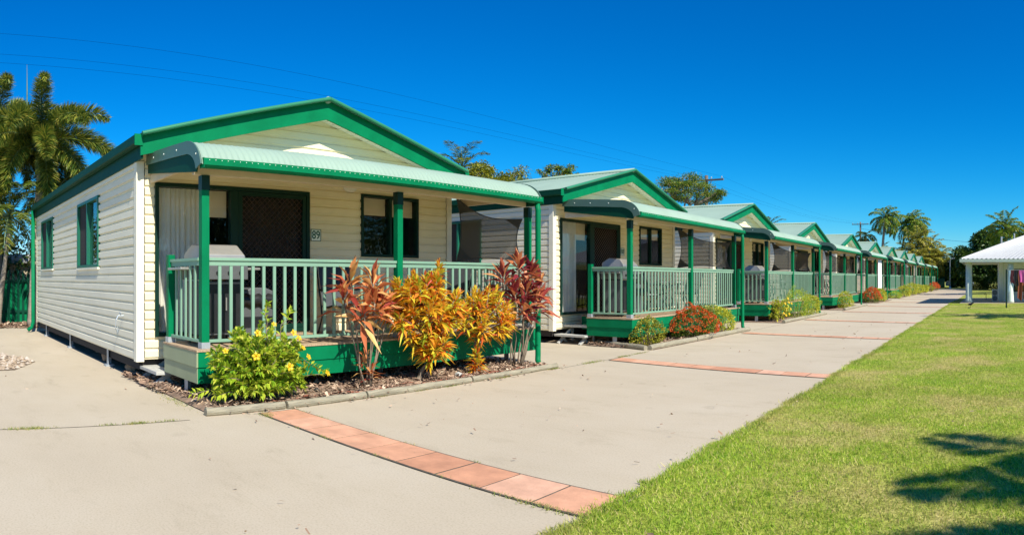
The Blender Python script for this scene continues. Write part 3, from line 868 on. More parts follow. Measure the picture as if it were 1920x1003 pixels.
    for name, z0, z1, e in (('fascia_board', .385, DZ - .024, .0), ('fascia_board', .20, .383, -.014)):
        mb = MB(); mb.box(xf - .024 + e, xf + e, 2.955, 8.86, z0, z1); B(mb, name, 'green', bevel=.003)
        mb = MB(); mb.box(xi, xf + e - .001, 2.935 - e, 2.955 - e * .9, z0, z1); B(mb, 'side_fascia', 'green', bevel=.003)
    mb = MB(); mb.box(XW + .05, xi, 3.56, 3.585, .27, DZ - .024); mb.box(xi - .002, xi + .022, 2.957, 3.56, .22, DZ - .024); B(mb, 'step_riser', 'green')
    mb = MB()
    for y in (3.1, 4.5, 5.9, 7.3, 8.7): mb.box(XW + .06, xf - .04, y + .5 - .02, y + .5 + .02, .40, DZ - .024) if y < 8 else None
    mb.box(-7.9, -7.8, 3.0, 8.8, .28, .40); B(mb, 'joist', 'dark')
    for (x, y) in ((-7.50, 2.99), (-7.50, 5.9), (-7.50, 8.6)):
        mb = MB(); mb.box(x - .05, x + .05, y - .006, y, 0, .40); mb.box(x - .05, x - .042, y, y + .07, 0, .40); mb.box(x - .07, x + .07, y - .05, y + .09, 0, .015)
        B(mb, 'deck_leg', 'steel')
    # railings: handrail part with its balusters as sub-parts
    rt = 1.625
    def railing(p, q, n, skip_ends=True):
        p, q = Vector(p), Vector(q); d = (q - p).normalized()
        mb = MB(); mb.bar((p.x, p.y, rt), (q.x, q.y, rt), .062, .034); mb.bar((p.x, p.y, rt - .045), (q.x, q.y, rt - .045), .030, .058)
        r = B(mb, 'handrail', 'sage')
        mb = MB(); mb.bar((p.x, p.y, DZ + .085), (q.x, q.y, DZ + .085), .034, .036); B(mb, 'bottom_rail', 'sage', bevel=.004)
        for k in range(n):
            c = p.lerp(q, (k + 1) / (n + 1))
            b_ = MB(); b_.bar((c.x, c.y, DZ + .104), (c.x, c.y, rt - .066), *( (.020, .038) if abs(d.y) > .5 else (.038, .020)))
            B(b_, 'baluster', 'sage', r)
        return r
    railing((XP, POSTS[0] + .05, 0), (XP, POSTS[1] - .05, 0), 18)
    railing((XP, POSTS[1] + .05, 0), (XP, POSTS[2] - .05, 0), 18)
    railing((xi + .10, 3.02, 0), (XP - .05, 3.06, 0), 5)
    railing((XW + .03, 8.82, 0), (XP - .05, 8.82, 0), 9)
    mb = MB(); mb.box(xi + .01, xi + .10, 2.97, 3.06, DZ + .03, 1.70); p = B(mb, 'rail_post', 'green', bevel=.006)
    mb = MB(); mb.box(xi + .004, xi + .106, 2.964, 3.066, DZ + .001, DZ + .07); B(mb, 'bracket', 'steel', p)
    return parts

CABIN_LABEL = [
    'large cream cabin with green trim and number 89 beside its dark sliding door',
    'second cabin along the row, number 88 beside its door, red flowering bush before its deck',
    'third cabin along the row, pale green roof, yellow flowering bush beside its deck',
    'fourth cabin along the row, with one small lime bush beside its deck',
    'fifth cabin along the row, orange bush and white cloth screen at its verandah',
    'sixth cabin along the row, dark green verandah with bushes at its far end',
    'seventh cabin along the row, small in the row, behind clipped lime bushes',
    'eighth cabin along the row, third from the far end of the row',
    'ninth cabin along the row, next to last in the receding row',
    'last cabin at the far end of the row, in front of the yellow green palms']
CG = 'identical cream and green cabins in one row'
cabin0 = make_cabin()
vparts = [o.name for o in make_verandah(cabin0)]
cabin0['label'] = CABIN_LABEL[0]; cabin0['group'] = CG

CHILD = {}
def reindex():
    CHILD.clear()
    for o in bpy.data.objects:
        if o.parent: CHILD.setdefault(o.parent.name, []).append(o)
reindex()
def clone(o, parent=None):
    c = o.copy(); col.objects.link(c)
    if parent: c.parent = parent
    for ch in CHILD.get(o.name, []): clone(ch, c)
    return c
def base_name(o): return o.name.split('.')[0]
cabins = [cabin0]
VSHIFT = 0.17
def far_railing():                       # one mesh of palings for the railings too far to show them singly
    mb = MB()
    for a, b_ in ((POSTS[0], POSTS[1]), (POSTS[1], POSTS[2])):
        for k in range(18):
            y = a + .05 + (b_ - a - .1) * (k + 1) / 19; mb.bar((XP, y, DZ + .104), (XP, y, 1.56), .020, .038)
    for k in range(9): mb.bar((XW + .03 + 1.5 * (k + 1) / 10, 8.82, DZ + .104), (XW + .03 + 1.5 * (k + 1) / 10, 8.82, 1.56), .038, .02)
    return mb
palings_mesh = None
for k in range(1, 10):
    r = cabin0.copy(); col.objects.link(r); r.location = (XW, YL + HY[k], 0); r['label'] = CABIN_LABEL[k]
    for ch in CHILD[cabin0.name]:
        n = base_name(ch)
        if n in ('tap',) or (k > 1 and n in ('leg', 'interior') and False): continue
        c = ch.copy(); col.objects.link(c); c.parent = r
        if ch.name in vparts: c.location.x = ch.location.x + VSHIFT
        for g in CHILD.get(ch.name, []):
            gn = base_name(g)
            if k > 3 and gn in ('baluster', 'screws', 'gutter_stop', 'bracket', 'post_collar'): continue
            d = g.copy(); col.objects.link(d); d.parent = c
    if k > 3:
        if palings_mesh is None:
            o = far_railing().build('balusters', M['sage'], r, ORG); palings_mesh = o.data
        else:
            o = bpy.data.objects.new('balusters', palings_mesh); col.objects.link(o); o.parent = r
        o.location.x = VSHIFT
    cabins.append(r)
# the nearest deck has its left end painted a paler olive green
for o in CHILD[cabin0.name]:
    if base_name(o) == 'side_fascia':
        o.data = o.data.copy(); o.data.materials.clear(); o.data.materials.append(M['olive']); o['label'] = 'pale olive deck end boards'

# number plates
def number_sign(s, loc, label):
    root = empty('number_sign', loc, label, 'house number', 'house number plates')
    mb = MB(); mb.box(0, .006, -.09, .09, -.09, .09); mb.build('plate', M['signwhite'], root, bevel=.002)
    mb = MB(); frame_box(mb, 'x', 0, 1, -.092, .092, -.092, .092, .009, .0065, .009); mb.build('border', M['signgreen'], root)
    me = text_mesh(s, .165, .001)
    o = bpy.data.objects.new('digits', me); col.objects.link(o); me.materials.append(M['signgreen']); o.parent = root
    o.location = (.0085, 0, 0); o.rotation_euler = (R(90), 0, R(90)); o.scale = (.92, 1.05, 1)
number_sign('89', (XW + .018, 5.62, 2.065), 'small square plate reading 89 in green beside the nearest dark door')
number_sign('88', (XW + .018, 5.62 + HY[1], 2.065), 'small square plate reading 88 in green on the second cabin')

# steps at the open end of the decks
def steps(loc, label):
    root = empty('deck_steps', loc, label, 'steps', 'grey steps up to the decks')
    for k, (y, z) in enumerate(((0.0, .20), (.30, .385))):
        mb = MB(); mb.box(0, .80, y, y + .25, z - .045, z); mb.build('tread', M['stepgrey'], root, bevel=.004)
    for x in (.12, .68):
        mb = MB(); mb.bar((x, -.02, .0), (x, .55, .34), .05, .05); mb.bar((x, .30, .0), (x, .12, .155), .04, .04); mb.box(x - .02, x + .02, .50, .54, 0, .34)
        mb.build('stringer', M['stepgrey'], root)
steps((-8.97, 2.84, 0), 'grey timber steps under the corner of the nearest cabin')
steps((-8.78, 2.84 + HY[1], 0), 'grey timber steps at the side of the second cabin')
steps((-8.78, 2.84 + HY[2], 0), 'grey timber steps at the side of the third cabin')

# shade sails: stretched from the wall corner to the far post of each verandah
def shade_sail(dx, oy, label):
    A, Bq, Cq, Dq = [Vector(p) for p in ((-8.70, 8.60, 2.86), (-7.29 + dx, 8.76, 2.40), (-7.31 + dx, 8.76, 1.69), (-8.70, 8.60, 1.70))]
    root = empty('shade_sail', (A.x, A.y + oy, 1.7), label, 'shade sail', 'grey shade sails at the verandah ends')
    n = 16; mb = MB()
    for i in range(n + 1):
        for j in range(n + 1):
            u, v = i / n, j / n
            uu = u; vv = v
            su = 0.075 * math.sin(math.pi * v); sv_top = 0.17 * math.sin(math.pi * u); sv_bot = 0.07 * math.sin(math.pi * u)
            vv = sv_top + v * (1 - sv_top - sv_bot); uu = su + u * (1 - 2 * su)
            p = A.lerp(Bq, uu).lerp(Dq.lerp(Cq, uu), vv)
            p = p + Vector((0, 1, 0)) * (.05 * math.sin(math.pi * u) * math.sin(math.pi * v))
            mb.v.append((p.x - A.x, p.y - A.y, p.z - 1.7))
    for i in range(n):
        for j in range(n):
            a = i * (n + 1) + j; mb.f.append((a, a + 1, a + n + 2, a + n + 1))
    cl = mb.build('cloth', M['sail'], root, smooth=True)
    vg = [Vector(v) for v in mb.v]
    idx = lambda i, j: i * (n + 1) + j
    for path in ([idx(i, 0) for i in range(n + 1)], [idx(i, n) for i in range(n + 1)], [idx(0, j) for j in range(n + 1)], [idx(n, j) for j in range(n + 1)]):
        t = MB(); t.tube([vg[k] for k in path], .009, 6); t.build('hem', M['sailpatch'], root)
    for (ci, cj, si, sj) in ((0, 0, 1, 1), (n, 0, -1, 1), (n, n, -1, -1), (0, n, 1, -1)):
        t = MB(); m_ = 4
        off = Vector((0, -.004, 0))
        for q in range(m_):
            for w in range(m_ - q):
                a, b_, c, d = [vg[idx(ci + si * (q + e), cj + sj * (w + f))] + off for e, f in ((0, 0), (1, 0), (1, 1), (0, 1))]
                if w < m_ - q - 1: t.poly([a, b_, c, d])
                else: t.poly([a, b_, d])
        t.build('corner_patch', M['sailpatch'], root)
NTH = ['first', 'second', 'third', 'fourth', 'fifth', 'sixth', 'seventh', 'eighth', 'ninth', 'tenth']
for k in range(7):
    lab = 'large grey shade sail at the far end of the nearest verandah' if k == 0 else 'grey shade sail at the far end of the %s verandah along the row' % NTH[k]
    shade_sail(0 if k == 0 else VSHIFT, HY[k], lab)
# white cloth screen on the fifth verandah
mb = MB()
for i in range(25):
    y = -1.15 + 2.3 * i / 24 * 1.0
    mb.v += [(.02 * math.sin(i * 1.1), y * .58, 0.0), (.012 * math.sin(i * 1.1), y * .58, 1.88)]
for i in range(24): mb.f.append((2 * i, 2 * i + 2, 2 * i + 3, 2 * i + 1))
o = mb.build('cloth_screen', M['whitecloth']); o.location = (XP + VSHIFT + .07, POSTS[1] + .85 + .35 + HY[4], .70)
sd = o.modifiers.new('thick', 'SOLIDIFY'); sd.thickness = .006
tag(o, 'white cloth screen hung on the front of the fifth verandah', 'screen')
# ------------------------------------------------------------------ vegetation
def leafmat(name, pal, rough=0.45, tl=0.25, spec=0.35):
    return mat(name, pal[0][1], rough, palette=pal, translucent=tl, spec=spec)
M['croton'] = leafmat('croton_leaf', [(0, (0.60, 0.08, 0.015)), (0.18, (0.80, 0.25, 0.03)), (0.42, (0.88, 0.50, 0.03)), (0.68, (0.88, 0.70, 0.06)), (0.88, (0.52, 0.55, 0.04)), (0.95, (0.22, 0.30, 0.02)), (1, (0.60, 0.04, 0.03))], .40, .35)
M['cordyline'] = leafmat('cordyline_leaf', [(0, (0.28, 0.035, 0.03)), (0.35, (0.58, 0.17, 0.06)), (0.7, (0.74, 0.34, 0.12)), (1, (0.68, 0.46, 0.15))], .42, .25)
M['cordyline_pink'] = leafmat('cordyline_dark_leaf', [(0, (0.13, 0.010, 0.028)), (0.35, (0.34, 0.04, 0.045)), (0.65, (0.58, 0.17, 0.08)), (1, (0.64, 0.31, 0.11))], .42, .25)
M['allamanda'] = leafmat('allamanda_leaf', [(0, (0.12, 0.27, 0.018)), (0.35, (0.34, 0.50, 0.03)), (0.75, (0.58, 0.64, 0.06)), (1, (0.64, 0.62, 0.09))], .35, .42)
M['yellowflower'] = mat('yellow_petal', (0.85, 0.52, 0.01), .5, translucent=.2)
M['limebush'] = leafmat('lime_leaf', [(0, (0.16, 0.24, 0.015)), (0.4, (0.42, 0.48, 0.03)), (0.8, (0.66, 0.60, 0.05)), (1, (0.75, 0.62, 0.07))], .4, .3)
M['darklime'] = leafmat('golden_round_bush_leaf', [(0, (0.08, 0.13, 0.012)), (0.5, (0.30, 0.31, 0.025)), (1, (0.58, 0.46, 0.05))], .4, .25)
M['ixoraleaf'] = leafmat('ixora_leaf', [(0, (0.04, 0.10, 0.012)), (0.6, (0.12, 0.20, 0.02)), (1, (0.28, 0.28, 0.03))], .4, .2)
M['redflower'] = leafmat('red_petal', [(0, (0.66, 0.05, 0.015)), (1, (0.80, 0.20, 0.04))], .5, .2)
M['palmleaf'] = leafmat('palm_leaflet', [(0, (0.035, 0.085, 0.012)), (0.45, (0.10, 0.17, 0.018)), (0.8, (0.22, 0.25, 0.03)), (1, (0.36, 0.31, 0.06))], .38, .25)
M['foxleaf'] = leafmat('foxtail_leaflet', [(0, (0.03, 0.08, 0.02)), (0.45, (0.13, 0.20, 0.03)), (0.8, (0.36, 0.37, 0.05)), (1, (0.58, 0.46, 0.09))], .35, .2)
M['canepalm'] = leafmat('golden_palm_leaflet', [(0, (0.12, 0.17, 0.015)), (0.5, (0.38, 0.36, 0.03)), (0.85, (0.60, 0.50, 0.08)), (1, (0.65, 0.48, 0.18))], .4, .25)
M['coconutleaf'] = leafmat('coconut_leaflet', [(0, (0.05, 0.13, 0.015)), (0.5, (0.17, 0.29, 0.025)), (0.85, (0.36, 0.42, 0.05)), (1, (0.52, 0.40, 0.12))], .38, .3)
M['treeleaf'] = leafmat('tree_leaf', [(0, (0.025, 0.06, 0.012)), (0.6, (0.06, 0.12, 0.018)), (1, (0.13, 0.18, 0.03))], .4, .2)
M['poinciana'] = leafmat('feathery_leaf', [(0, (0.04, 0.11, 0.015)), (0.5, (0.12, 0.22, 0.022)), (0.85, (0.32, 0.36, 0.04)), (1, (0.62, 0.46, 0.13))], .45, .3)
M['yellowtree'] = leafmat('yellow_green_leaf', [(0, (0.07, 0.11, 0.012)), (0.5, (0.22, 0.24, 0.02)), (1, (0.48, 0.42, 0.03))], .45, .3)

def unit(v): return v / np.maximum(np.linalg.norm(v, axis=1), 1e-9)[:, None]

def leaf_arrays(P, D, L, W, droop=0.3, fold=0.25):
    """folded two-segment leaf: P base, D direction, L length, W width"""
    n = len(P); D = unit(D)
    up = np.tile((0, 0, 1.0), (n, 1)); S = np.cross(D, up)
    bad = np.linalg.norm(S, axis=1) < 0.05
    S[bad] = (1, 0, 0); S = unit(S)
    roll = rng.normal(0, .5, n); U = np.cross(S, D)
    S, U = S * np.cos(roll)[:, None] + U * np.sin(roll)[:, None], U * np.cos(roll)[:, None] - S * np.sin(roll)[:, None]
    L = np.asarray(L) * np.ones(n); W = np.asarray(W) * np.ones(n)
    dz = np.zeros((n, 3)); dz[:, 2] = -droop * L
    mid = P + D * (L * .48)[:, None] + dz * .22
    tip = P + D * L[:, None] * (1 - .1 * droop) + dz
    f = U * (W * fold)[:, None]
    V = np.stack([P, mid + S * (W / 2)[:, None] + f, mid - S * (W / 2)[:, None] + f, mid, tip], 1).reshape(-1, 3)
    i = np.arange(n)[:, None] * 5
    F = np.concatenate([i + (0, 1, 3), i + (0, 3, 2), i + (3, 1, 4), i + (3, 4, 2)], 1).reshape(-1, 3)
    return V, F

def join(parts):
    V = []; F = []; c = 0
    for v, f in parts:
        V.append(v); F.append(f + c); c += len(v)
    return np.vstack(V), np.vstack(F)

def rosette(c, n, up, L, W, spread=(0.2, 1.3), droop=.35, axis=(0, 0, 1)):
    """whorl of leaves around c: elevation angle from the axis between spread values"""
    a = rng.uniform(0, 2 * np.pi, n) + np.arange(n) * 2.4; t = spread[0] + (spread[1] - spread[0]) * (np.arange(n) / max(1, n - 1)) + rng.normal(0, .1, n)
    ax = np.array(axis, float); ax /= np.linalg.norm(ax)
    e1 = np.cross(ax, (0.3, 1, 0.1)); e1 /= np.linalg.norm(e1); e2 = np.cross(ax, e1)
    D = np.cos(t)[:, None] * ax + np.sin(t)[:, None] * (np.cos(a)[:, None] * e1 + np.sin(a)[:, None] * e2)
    P = np.tile(np.array(c, float), (n, 1)) - ax * (np.arange(n) / max(1, n - 1) * up)[:, None]
    return leaf_arrays(P, D, L * rng.uniform(.7, 1.15, n), W * rng.uniform(.8, 1.2, n), droop)

def stem_path(p, q, n=6, wob=.03, bend=0.0):
    p, q = Vector(p), Vector(q); out = []
    for k in range(n):
        t = k / (n - 1); c = p.lerp(q, t)
        if 0 < k < n - 1: c += Vector((random.uniform(-wob, wob), random.uniform(-wob, wob), 0))
        c.z += bend * math.sin(math.pi * t); out.append(tuple(c))
    return out

def plant(name, loc, label, cat, group=None): return empty(name, loc, label, cat, group)

# ---- red cordylines with bare stems
def cordyline(loc, stems, m, label, leafL=.38, leafW=.066, base=True):
    root = plant('cordyline_plant', loc, label, 'shrub', None)
    parts = []; st = MB()
    for (bx, by, tx, ty, h, n) in stems:
        st.tube(stem_path((bx, by, 0), (tx, ty, h - .05), 6, .02), [.012, .011, .010, .010, .009, .009], 7)
        parts.append(rosette((tx, ty, h), n, .22, leafL, leafW, (.10, 1.75), .28, axis=(random.uniform(-.2, .35), random.uniform(-.2, .2), 1)))
    if base:
        for k in range(3): parts.append(rosette((random.uniform(-.06, .06), random.uniform(-.06, .06), .24 + .08 * k), 13, .12, leafL * .55, leafW * .55, (.2, 1.5), .3))
    st.build('stems', M['stem'], root, smooth=True)
    np_mesh('leaves', *join(parts), M[m], root)
    return root
cordyline((-6.74, 5.10, .02), [(-.05, -.05, -.05, -.22, 1.40, 30), (.03, .02, .05, .05, 1.36, 32), (0, .05, .02, .20, 1.12, 26), (-.03, .03, .12, .02, 1.12, 24), (.02, -.04, -.1, -.30, 1.18, 22), (.0, .0, .1, -.12, 1.02, 22), (0, .04, .0, .34, 1.02, 18)],
          'cordyline', 'bronze red cordyline on thin bare stems beside the yellow flowering bush')
cordyline((-6.78, 8.02, .02), [(.0, -.15, .0, .02, 1.62, 34), (.05, -.06, .05, .26, 1.48, 32), (-.05, .0, -.1, -.22, 1.44, 30), (.02, .06, .1, .10, 1.26, 30), (0, .1, .05, .50, 1.30, 26), (.04, .02, .15, .30, 1.08, 26), (-.02, -.02, .05, -.10, 1.18, 26), (.03, .1, .12, .0, .98, 24), (.0, .12, .1, .46, 1.04, 20)],
          'cordyline_pink', 'tall dark red cordyline clump beside the green downpipe', .40, .074, base=False)

# ---- crotons: branching, a leafy whorl at every branch end
def croton(loc, boles, tips, m, label, leafL=.17, leafW=.034, per=36, group=None):
    root = plant('croton_bush', loc, label, 'shrub', group)
    st = MB(); parts = []
    for (b, fork, r) in boles: st.tube(stem_path(b, fork, 7, .03, 0), list(np.linspace(r, r * .6, 7)), 8)
    for (fork, t) in tips:
        st.tube(stem_path(fork, t, 5, .03), list(np.linspace(.012, .006, 5)), 6)
        d = Vector(t) - Vector(fork); d.z = abs(d.z) + .05
        ax = (d.normalized() * .7 + Vector((0, 0, .6)))
        parts.append(rosette(t, per + random.randint(-6, 8), .20, leafL, leafW, (.05, 1.7), .30, axis=tuple(ax)))
    st.build('branches', M['stem'], root, smooth=True)
    np_mesh('leaves', *join(parts), M[m], root)
    return root
def tipset(fork, centre, rad, n, seed):
    r_ = random.Random(seed); out = []
    for _ in range(n):
        while True:
            v = Vector((r_.uniform(-1, 1), r_.uniform(-1, 1), r_.uniform(-1, 1)))
            if .25 < v.length < 1: break
        out.append((fork, (centre[0] + v.x * rad[0], centre[1] + v.y * rad[1], centre[2] + v.z * rad[2])))
    return out
f1 = (.0, .18, .55)
croton((-6.74, 6.02, .02), [((-.02, -.12, 0), (.05, .12, .30), .035), ((.05, .12, .28), f1, .03), ((.0, .1, .25), (.05, -.10, .62), .018)],
       tipset(f1, (.04, -.02, 1.02), (.36, .68, .38), 52, 3) + tipset(f1, (.02, .12, 1.42), (.16, .26, .17), 9, 4) + tipset((.05, .12, .30), (.12, .10, .50), (.22, .30, .15), 11, 5),
       'croton', 'large orange and yellow croton bush in the first flower bed', .21, .040, 40)
f2 = (.0, .10, .55)
croton((-6.76, 7.02, .02), [((0, 0, 0), (.02, -.02, .35), .020), ((.02, -.02, .33), f2, .016), ((.02, .0, .30), (-.02, .38, .70), .012)],
       tipset(f2, (.02, .24, .86), (.30, .58, .34), 38, 8) + tipset(f2, (.02, .28, 1.16), (.12, .22, .10), 4, 9),
       'croton', 'smaller orange croton between the large croton and dark red cordyline', .20, .038, 36)
croton((-6.66, 6.96, .02), [((0, 0, 0), (0, .02, .14), .016)], tipset((0, .02, .14), (.02, .02, .24), (.10, .15, .12), 7, 11), 'croton',
       'low orange croton shoot at the foot of the smaller croton', .20, .032, 18)

# ---- dense small leaved bushes
def shell_points(n, rad, lumps, seed, zmin=-.85, inner=.55):
    g = np.random.default_rng(seed)
    v = unit(g.normal(size=(n * 2, 3))); v = v[v[:, 2] > zmin][:n]
    k = unit(g.normal(size=(lumps, 3))); amp = g.uniform(.08, .26, lumps)
    bump = (np.exp((v @ k.T - 1) * 9) * amp).sum(1)
    k2 = unit(g.normal(size=(lumps * 2, 3))); bump += (np.exp((v @ k2.T - 1) * 90) * g.uniform(.06, .34, lumps * 2)).sum(1)
    r = (0.86 + bump) * g.uniform(inner, 1.0, len(v)) ** .45
    return v * r[:, None] * np.array(rad), v

def bush(name, loc, rad, n, m, label, leafL, leafW, cat='shrub', group=None, flowers=None, seed=1, lumps=14, z=None, up=.5, droop=.25, stems=6):
    """bush on its stems; loc on the ground, rad = half extents"""
    root = plant(name, loc, label, cat, group)
    P, Nn = shell_points(n, rad, lumps, seed)
    c = np.array((0, 0, rad[2] * (.92 if z is None else z)))
    P = P + c; P[:, 2] = np.maximum(P[:, 2], .03)
    D = Nn * .8 + rng.normal(0, .55, P.shape) + np.array((0, 0, up))
    np_mesh('leaves', *leaf_arrays(P, D, leafL * rng.uniform(.65, 1.2, len(P)), leafW * rng.uniform(.8, 1.2, len(P)), droop), M[m], root)
    st = MB()
    for k in range(stems):
        a = k * 2.4 + seed; st.tube(stem_path((.03 * math.cos(a), .03 * math.sin(a), 0), (rad[0] * .65 * math.cos(a), rad[1] * .65 * math.sin(a), c[2] + rad[2] * .3), 5, .02), list(np.linspace(.014, .005, 5)), 6)
    st.build('stems', M['stem'], root, smooth=True)
    if flowers: flower_heads(root, P, Nn, rad, c, *flowers)
    return root

def trumpet(c, d, s):
    """open five petalled flower facing d"""
    d = Vector(d).normalized(); a = d.cross(Vector((0.1, .2, 1))).normalized(); b = d.cross(a)
    mb = MB(); c = Vector(c); th = c - d * s * .55
    for k in range(5):
        t = k * 2 * math.pi / 5; e = .52
        def q(r, ang, up_): return c + (a * math.cos(ang) + b * math.sin(ang)) * r * s + d * up_ * s
        mb.poly([th, q(.22, t - e, -.02), q(.22, t + e, -.02)])
        mb.poly([q(.22, t - e, -.02), q(.62, t - e * .95, .12), q(.86, t, .04), q(.62, t + e * .95, .12), q(.22, t + e, -.02)])
    return mb

# yellow flowering allamanda at the near end of the first bed
def shoots_bush(loc, shoots, m, label, leafL, leafW, flowers, group=None):
    root = plant('allamanda_bush', loc, label, 'shrub', group)
    parts = []; st = MB()
    for (p, q, n) in shoots:
        pts = stem_path(p, q, 7, .025, .05); st.tube(pts, list(np.linspace(.007, .003, 7)), 5)
        A = np.array(pts); t = np.sort(1 - rng.random(n) ** 1.6 * .85); k = t * (len(A) - 1); i = np.minimum(k.astype(int), len(A) - 2)
        B_ = A[i] + (A[i + 1] - A[i]) * (k - i)[:, None]; ax = unit(A[i + 1] - A[i])
        ang = np.arange(n) * 2.1 + rng.normal(0, .3, n); e1 = unit(np.cross(ax, (.2, .3, 1.0))); e2 = np.cross(ax, e1)
        D = ax * .7 + np.cos(ang)[:, None] * e1 + np.sin(ang)[:, None] * e2 + np.array((0, 0, .45))
        parts.append(leaf_arrays(B_, D, leafL * rng.uniform(.7, 1.2, n), leafW * rng.uniform(.8, 1.2, n), .16))
    st.build('stems', M['stem'], root, smooth=True)
    np_mesh('leaves', *join(parts), M[m], root)
    for (c, d, s) in flowers: trumpet(c, d, s).build('flower', M['yellowflower'], root, smooth=False)
    return root
r_ = random.Random(5); sh = []
for k in range(260):
    a = r_.uniform(0, 6.28); rr = math.sqrt(r_.random()); hz = r_.uniform(.10, 1.0)
    q = (.32 * rr * math.cos(a) + .03, .58 * rr * math.sin(a) - .04, .84 * (hz * (1 - .40 * rr * rr)) + .06)
    sh.append(((q[0] * .35 + r_.uniform(-.05, .05), q[1] * .35 + r_.uniform(-.05, .05), max(.02, q[2] * .45)), q, 42))
sh += [((.0, -.2, .10), (-.12, -.78, .12), 30), ((0, .3, .5), (.05, .78, .30), 26), ((0, .05, .6), (.0, .10, 1.08), 34), ((0, .2, .6), (0, .40, 1.00), 30), ((0, .3, .15), (.12, .82, .26), 24),
       ((0, -.2, .3), (.05, -.55, .62), 30), ((0, -.25, .2), (.1, -.5, .40), 26)]
fl = [((.36, -.22, .80), (1, -.1, .5), .052), ((.40, -.26, .56), (1, -.3, .3), .058), ((.30, .26, .78), (1, .1, .5), .052), ((.28, .34, .72), (.9, .3, .6), .048), ((.37, .17, .42), (1, 0, .3), .06),
      ((.27, .47, .50), (.9, .4, .5), .05), ((.16, .80, .28), (.9, .3, .5), .05), ((.28, -.56, .62), (1, -.3, .6), .042), ((.25, .04, .88), (.9, 0, .7), .04), ((.24, .42, .60), (.8, .3, .6), .042)]
shoots_bush((-6.68, 3.55, .02), sh, 'allamanda', 'bright green bush with yellow trumpet flowers at the deck corner', .090, .030, fl)

def ixora(loc, rad, n, nf, label, seed, group=None, fs=1.0):
    root = bush('red_flower_bush', loc, rad, n, 'ixoraleaf', label, .06, .028, group=group, seed=seed, lumps=18)
    P, Nn = shell_points(nf, rad, 18, seed, -.3, .97)
    parts = []
    for p, d in zip(P, Nn):
        c = p * 1.0 + np.array((0, 0, rad[2] * .92)); m_ = 14
        if c[2] < .12: continue
        q = unit(rng.normal(size=(m_, 3)) + d * 1.2); 
        parts.append(leaf_arrays(c + q * .022 * fs, q, .026 * fs, .024 * fs, .05))
    np_mesh('flower_heads', *join(parts), M['redflower'], root)
    return root

# ---- beds of the further cabins
bush('round_bush', (-6.72, 12.05, 0), (.30, .37, .29), 2300, 'darklime', 'rounded golden green bush at the deck corner of the second cabin', .055, .026, seed=21, lumps=22)
ixora((-6.72, 14.25, 0), (.36, .86, .37), 4200, 420, 'wide bush covered in red flower heads before the second cabin', 22)
bush('lime_bush', (-6.70, 15.75, 0), (.34, .55, .35), 2600, 'limebush', 'lime yellow bush beside the red flowering bush of the second cabin', .06, .03, seed=23, lumps=20)
r2_ = random.Random(6); sh2 = []
for k in range(60):
    a = r2_.uniform(0, 6.28); rr = math.sqrt(r2_.random()); hz = r2_.uniform(.1, 1)
    q = (.34 * rr * math.cos(a), .60 * rr * math.sin(a), .74 * hz * (1 - .4 * rr * rr) + .05)
    sh2.append(((q[0] * .35, q[1] * .35, q[2] * .45), q, 20))
fl2 = [((.3, y, z), (1, -.3, .4), .06) for y, z in ((-.3, .6), (-.1, .42), (.1, .62), (-.45, .3), (.3, .4), (-.2, .22), (.15, .25), (.4, .58), (.0, .75))]
shoots_bush((-6.72, 20.75, 0), sh2, 'limebush', 'lime bush with yellow flowers at the deck corner of the third cabin', .10, .034, fl2)
bush('feathery_bush', (-6.72, 22.65, 0), (.45, .80, .50), 3600, 'allamanda', 'taller soft green bush between two bushes of the third cabin', .10, .012, seed=25, lumps=16, up=.9)
bush('lime_bush', (-6.68, 24.35, 0), (.38, .62, .40), 2400, 'limebush', 'yellow green bush at the far end of the third cabin bed', .065, .03, seed=26)
bush('lime_bush', (-6.70, 30.4, 0), (.34, .66, .38), 2000, 'limebush', 'single upright lime bush before the fourth cabin', .08, .03, seed=27)
ixora((-6.72, 37.9, 0), (.40, .95, .42), 2400, 240, 'orange red flowering bush before the fifth cabin', 28, fs=1.6)
bush('lime_bush', (-6.66, 40.3, 0), (.42, .90, .43), 2200, 'limebush', 'lime bush beside the orange red bush of the fifth cabin', .08, .04, seed=29)
bush('low_bush', (-6.64, 47.0, 0), (.45, 1.0, .24), 1500, 'allamanda', 'low spreading green bush before the sixth cabin', .09, .03, seed=30)
for k, (y, s, h, lab) in enumerate(((51.5, 1.2, .42, 'clipped lime bush at the end of the sixth cabin bed'), (56.5, 1.5, .50, 'larger lime bush before the seventh cabin'), (61.5, 1.3, .44, 'lime bush between the seventh and eighth cabins'),
                                   (66.5, 1.2, .40, 'small lime bush before the eighth cabin'), (72.0, 1.1, .36, 'darker clipped bush before the ninth cabin'))):
    bush('lime_bush', (-6.62, y, 0), (.55, s, h), 1500, 'limebush' if k < 4 else 'darklime', lab, .11, .05, seed=31 + k)
ixora((-6.60, 79.5, 0), (.60, 1.7, .42), 1300, 240, 'orange red bush at the last cabin beyond the row of lime bushes', 40, fs=2.4)

